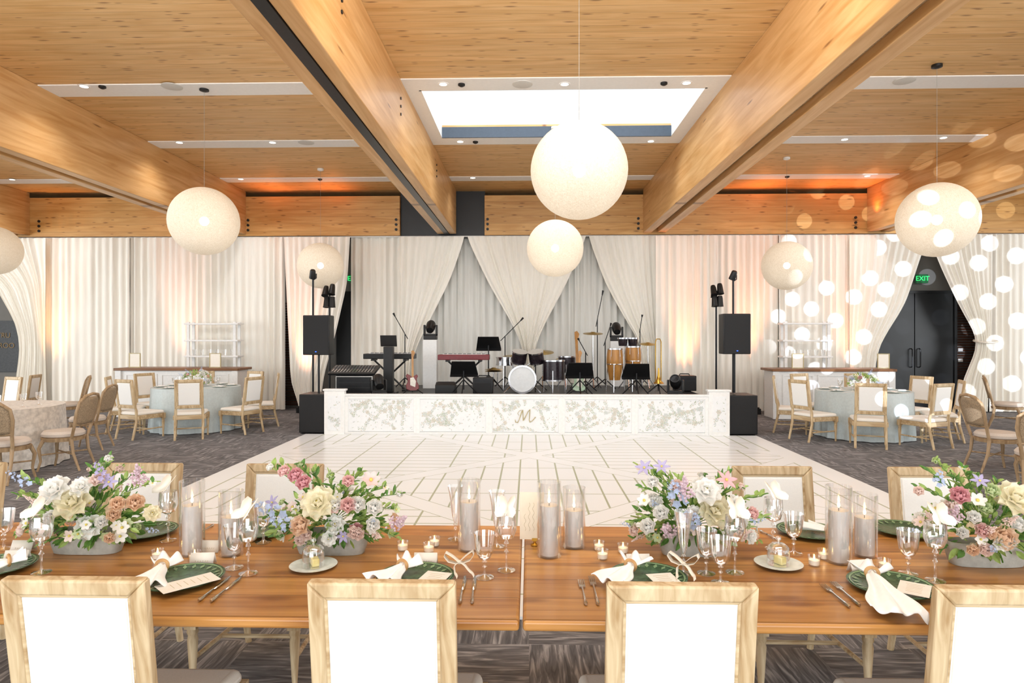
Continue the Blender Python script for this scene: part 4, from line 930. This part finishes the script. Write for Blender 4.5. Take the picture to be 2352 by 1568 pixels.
napkin(pl(372,1312,ZP),pl(325,1352,ZP),'white napkin on the plate before the leftmost candles')
napkin(pl(924,1312,ZP),pl(872,1340,ZP),'white napkin on the plate left of the table joint')
napkin(pl(1448,1312,ZP),pl(1400,1345,ZP),'white napkin on the plate right of the table joint')
napkin(pl(2003,1330,ZP),pl(2066,1418,ZP),'white napkin hanging over the table front edge at right',w1=.085,hang=2.045,tail=.03)
napkin(pl(1903,1226,ZP),pl(1850,1212,ZP),'white napkin on the far plate behind the right butter dome',w1=.05)
napkin(pl(20,1300,ZP),pl(-30,1310,ZP),'white napkin at the left picture edge')
def card(P,w,l,rz,lab,m=M_menu,tilt=0):
    t=thing('menu_card',lab,'menu card',P,rz);T=Rx(tilt)
    mb=MB();mb.T=T;mb.box(-w/2,w/2,-l/2,l/2,0,.0012);mb.build('card',m,t)
    mb=MB();mb.T=T
    for k in range(6):
        y=l*.32-k*l*.12;ww=w*(.25 if k else .3)
        mb.box(-ww,ww,y,y+.0015,.0013,.0016)
    mb.build('printed_lines',M_gold,t)
for px,py,rz,l in [(432,1338,-.75,'cream menu card on the plate before the leftmost candles'),(995,1328,-.25,'cream menu card on the plate left of the table joint'),(1528,1332,.2,'cream menu card on the plate right of the table joint'),(2100,1352,-.6,'cream menu card on the plate beside the hanging napkin')]:
    card(pl(px,py,ZP+.004),.095,.19 if px in(432,) else .13,rz,l)
def mk_place(label):
    t=thing('place_card',label,'place card')
    for s in (-1,1):
        m=MB();m.add([(-.045,-s*.02,0),(.045,-s*.02,0),(.045,0,.045),(-.045,0,.045)],[(0,1,2,3)]);m.build('fold',M_paper,t,solid=.001)
    m=MB();m.path([(-.025+.0025*i,-.0135+.0035*sin(i*1.7)*.45-.0008,.0135+.0055*sin(i*1.7)) for i in range(21)],.0006,4);m.build('script',M_gold,t);return t
place=Maker(mk_place)
for px,py,rz,l in [(978,1296,0,'white folded place card left of the table joint'),(1465,1299,.05,'white folded place card right of the table joint'),(1977,1313,.15,'white folded place card in front of the right candles'),(466,1296,.1,'white folded place card before the second candle'),(482,1266,.0,'white folded place card between the leftmost two candles'),(40,1290,.1,'nearer white folded place card at the left edge'),(54,1266,.0,'farther white folded place card at the left edge')]:
    p=tb(px,py);p.z+=E;place(p,rz,l)
def cutlery(kind,ptip,pend,lab):
    a=tb(*ptip);b=tb(*pend);d=a-b;L=d.length;t=thing('table_'+kind,lab,kind,b+V((0,0,.004)),atan2(d.y,d.x)-pi/2)
    MB().path([(0,0,.003),(0,.01,.003),(0,L*.22,.003),(0,L*.42,.003)],[.004,.0065,.004,.0035],8).build('handle',M_silver,t)
    if kind=='knife':
        m=MB();m.add([(-.004,L*.42,.003),(.007,L*.45,.003),(.009,L*.8,.003),(.003,L,.003),(-.004,L*.95,.003)],[(0,1,2,3,4)]);m.build('blade',M_silver,t,solid=.0016)
    else:
        m=MB();m.path([(0,L*.42,.003),(0,L*.68,.004)],[.0032,.0032],8);m.box(-.011,.011,L*.68,L*.76,.002,.005)
        for k in range(4): m.box(-.011+k*.0064,-.0082+k*.0064,L*.76,L,.0025,.0045)
        m.build('tines',M_silver,t)
for kd,a,b,l in [('knife',(530,1326),(456,1383),'left silver knife on the left table between the near chairs'),('knife',(556,1326),(484,1385),'right silver knife on the left table between the near chairs'),('knife',(1068,1325),(1056,1388),'left silver knife just left of the table joint'),('knife',(1090,1325),(1084,1388),'right silver knife just left of the table joint'),('fork',(1334,1335),(1346,1392),'left silver fork right of the table joint'),('fork',(1358,1327),(1374,1392),'right silver fork right of the table joint'),('fork',(1888,1345),(1952,1398),'left silver fork beside the hanging napkin'),('fork',(1912,1340),(1975,1394),'right silver fork beside the hanging napkin'),('knife',(1785,1240),(1745,1222),'silver knife at the far side right of the third planter'),('fork',(455,1228),(490,1208),'silver fork at the far side behind the second candle'),('knife',(290,1222),(335,1206),'silver knife at the far side behind the leftmost planter')]:
    cutlery(kd,a,b,l)
def cloche(px,py,lab):
    p=tb(px,py);p.z+=E
    t=thing('bread_plate','white saucer under the '+lab,'saucer',p);MB().lathe([(1e-5,0),(.05,0),(.088,.01),(.09,.012),(.086,.0115),(.05,.004),(1e-5,.004)],40).build('dish',mat('saucer_white','#e2e6dc',.25),t)
    one('butter_pat','pale yellow butter under the '+lab,'butter',MB().box(-.014,.014,-.02,.02,0,.03),M_butter,p+V((.006,0,.0065)),.5,bevel=.004)
    t=thing('glass_dome','clear '+lab,'glass dome',p+V((0,0,.0065)));r=.042
    pr=[(r,0),(r,.05),(r*.92,.066),(r*.6,.078),(1e-5,.082)];MB().lathe([(r-.002,0)]+pr+[(1e-5,.079),(r*.58,.075),(r*.9,.063),(r-.002,.048)],30).build('dome',M_crys,t)
    MB().lathe([(.005,.082),(.004,.088),(.011,.096),(.009,.105),(1e-5,.108)],16).build('knob',M_crys,t)
cloche(720,1303,'glass butter dome in front of the second planter');cloche(1788,1299,'glass butter dome right of the third planter')
def bow(px,py,lab,rz=0):
    p=pl(px,py,ZP+.006);t=thing('ribbon_bow',lab,'ribbon',p,rz);w=.013
    def strip(P,nm):
        P=[V(q) for q in P]
        def fn(u,v):
            f=v*(len(P)-1);i=min(int(f),len(P)-2);c=P[i].lerp(P[i+1],f-i);return c+V((.25*w*(2*u-1),w*(2*u-1),.2*w*sin(9*v)))
        MB().grid(fn,3,36).build(nm,M_rib,t,solid=.001)
    for s in(-1,1):
        strip([(0,0,.03),(s*.025,0,.05),(s*.05,0,.068),(s*.055,.0,.058),(s*.04,0,.035),(s*.015,0,.024),(0,0,.026)],'loop')
        strip([(0,0,.03),(s*.02,-.02,.022),(s*.03+.01,-.05,.006),(s*.03+.015,-.085,.002)],'tail')
    MB().ball((0,0,.028),.009,.009,.008,10,8).build('knot',M_rib,t)
bow(1055,1308,'cream ribbon bow on the plate left of the table joint',.2);bow(1570,1312,'cream ribbon bow on the plate right of the table joint',-.3)
p=tb(1222,1252);p.z+=E;t=thing('table_card','tall cream card with gold script in a small gold stand at the table joint','sign',p,-.05)
MB().lathe([(1e-5,0),(.018,0),(.018,.004),(.006,.01),(.006,.02)],18,(.012,0,0)).box(.0,.024,-.006,.006,.018,.03).build('stand',M_brass,t)
MB().box(-.052,.052,-.0008,.0008,.024,.225).build('card',M_card,t)
m=MB()
for k in range(4): m.path([(-.03+k*.018+.004*sin(i*1.1),-.0012,.06+i*.006) for i in range(21 if k in(1,2) else 13)],.0005,4)
m.build('script',M_gold,t)
def mk_pale(label):
    t=thing('side_plate',label,'plate');MB().lathe([(1e-5,.0),(.07,0),(.08,.004),(.118,.014),(.12,.016),(.114,.015),(.08,.007),(.065,.005),(1e-5,.005)],32).build('dish',M_pale,t)
    m=MB();m.grid(lambda u,v:V((.07*(u-.5)*(1+.5*v),.11*(v-.5),.018+.01*sin(7*u))),8,6);m.build('folded_napkin',M_nap,t,solid=.004);return t
pale=Maker(mk_pale)
for c,side in zip(CT,('left','right')):
    for k in range(8):
        a=pi/8+k*pi/4;q=c+V((.56*cos(a),.56*sin(a),.759))
        pale(q,a-pi/2,'pale plate at the %s place of the blue table by the %s bar'%(NM[k],side))
        dup(gob.r,c+V((.36*cos(a+.3),.36*sin(a+.3),.759)),0,'clear goblet at the %s place of the blue table by the %s bar'%(NM[k],side))
for k in range(5):
    a=-1.9+k*.55;dup(gob.r,cL+V((.5*cos(a),.5*sin(a),.759)),0,'clear goblet on the lace table at far left, %s from the front'%('first','second','third','fourth','fifth')[k])
# ---------------------------------------------------------------- lights, world, camera
w=bpy.data.worlds.new('World');S.world=w;w.use_nodes=True
w.node_tree.nodes['Background'].inputs[0].default_value=(.94,.98,1,1);w.node_tree.nodes['Background'].inputs[1].default_value=1.2
CW=(.92,.97,1)
lamp('AREA','window_light_behind',(0,-2.6,2.6),70,CW,shape='RECTANGLE',size=11,size_y=3.2,to=(0,8,2.3))
lamp('AREA','ceiling_fill_light',(0,-2.2,.9),310,(.95,.98,1),shape='RECTANGLE',size=10,size_y=1.6,to=(0,7,5.4))  # added fill behind the camera, aimed up to lift the ceiling
lamp('AREA','skylight_daylight',((hx0+hx1)/2,9.6,5.6),65,CW,shape='RECTANGLE',size=3.6,size_y=2.,to=((hx0+hx1)/2,9.6,0))
lamp('AREA','side_fill_left',(-15,7.5,2.2),480,CW,shape='RECTANGLE',size=6,size_y=3,to=(0,11.5,2.4))  # added fill from the left, no window there; brightens the back drapes
lamp('AREA','side_fill_right',(15.5,7.5,2.2),480,CW,shape='RECTANGLE',size=6,size_y=3,to=(0,11.5,2.4))  # matching fill added on the right for the drapes, not a window
for x in (-8.8,-4.2,.45,5.2,10.): lamp('AREA','bay_fill_light',(x,4.4,4.55),80,(.95,.98,1),shape='RECTANGLE',size=3.4,size_y=.5,to=(x,14.5,3.2))  # unseen fill panels added in each bay to brighten drapes and stage
lamp('AREA','table_fill_light',(0,1.6,4.6),120,(.93,.97,1),shape='RECTANGLE',size=5,size_y=1.4,to=(0,2.4,0))  # unseen overhead fill added to brighten and whiten the table settings
g=lamp('SPOT','dot_projector',V((2.2,-1.2,2.3)),8000,(.8,.87,1),spot_size=R(24.5),spot_blend=.25,shadow_soft_size=.01,to=at(2125,690,14.4))
l=g.data;l.use_nodes=True;nt=l.node_tree;em=[n for n in nt.nodes if n.type=='EMISSION'][0]
tc=nd(nt,'ShaderNodeTexCoord');sp=nd(nt,'ShaderNodeSeparateXYZ',{0:tc.outputs['Normal']})
cb=nd(nt,'ShaderNodeCombineXYZ',{0:mth(nt,'DIVIDE',sp.outputs[0],sp.outputs[2]),1:mth(nt,'DIVIDE',sp.outputs[1],sp.outputs[2])})
mp=nd(nt,'ShaderNodeMapping',{0:cb.outputs[0],'Rotation':(0,0,.5)})
vo=nd(nt,'ShaderNodeTexVoronoi',{0:mp.outputs[0],'Scale':28.,'Randomness':.35},voronoi_dimensions='2D')
nt.links.new(mth(nt,'LESS_THAN',vo.outputs[0],.29),em.inputs[1])
cam=bpy.data.cameras.new('Camera');co=bpy.data.objects.new('Camera',cam);COL.objects.link(co)
co.location=(0,0,H);co.rotation_euler=(pi/2,0,A);cam.sensor_width=36;cam.lens=F/2352*36;cam.shift_y=-(784-HY)/2352.;cam.clip_start=.05
S.camera=co
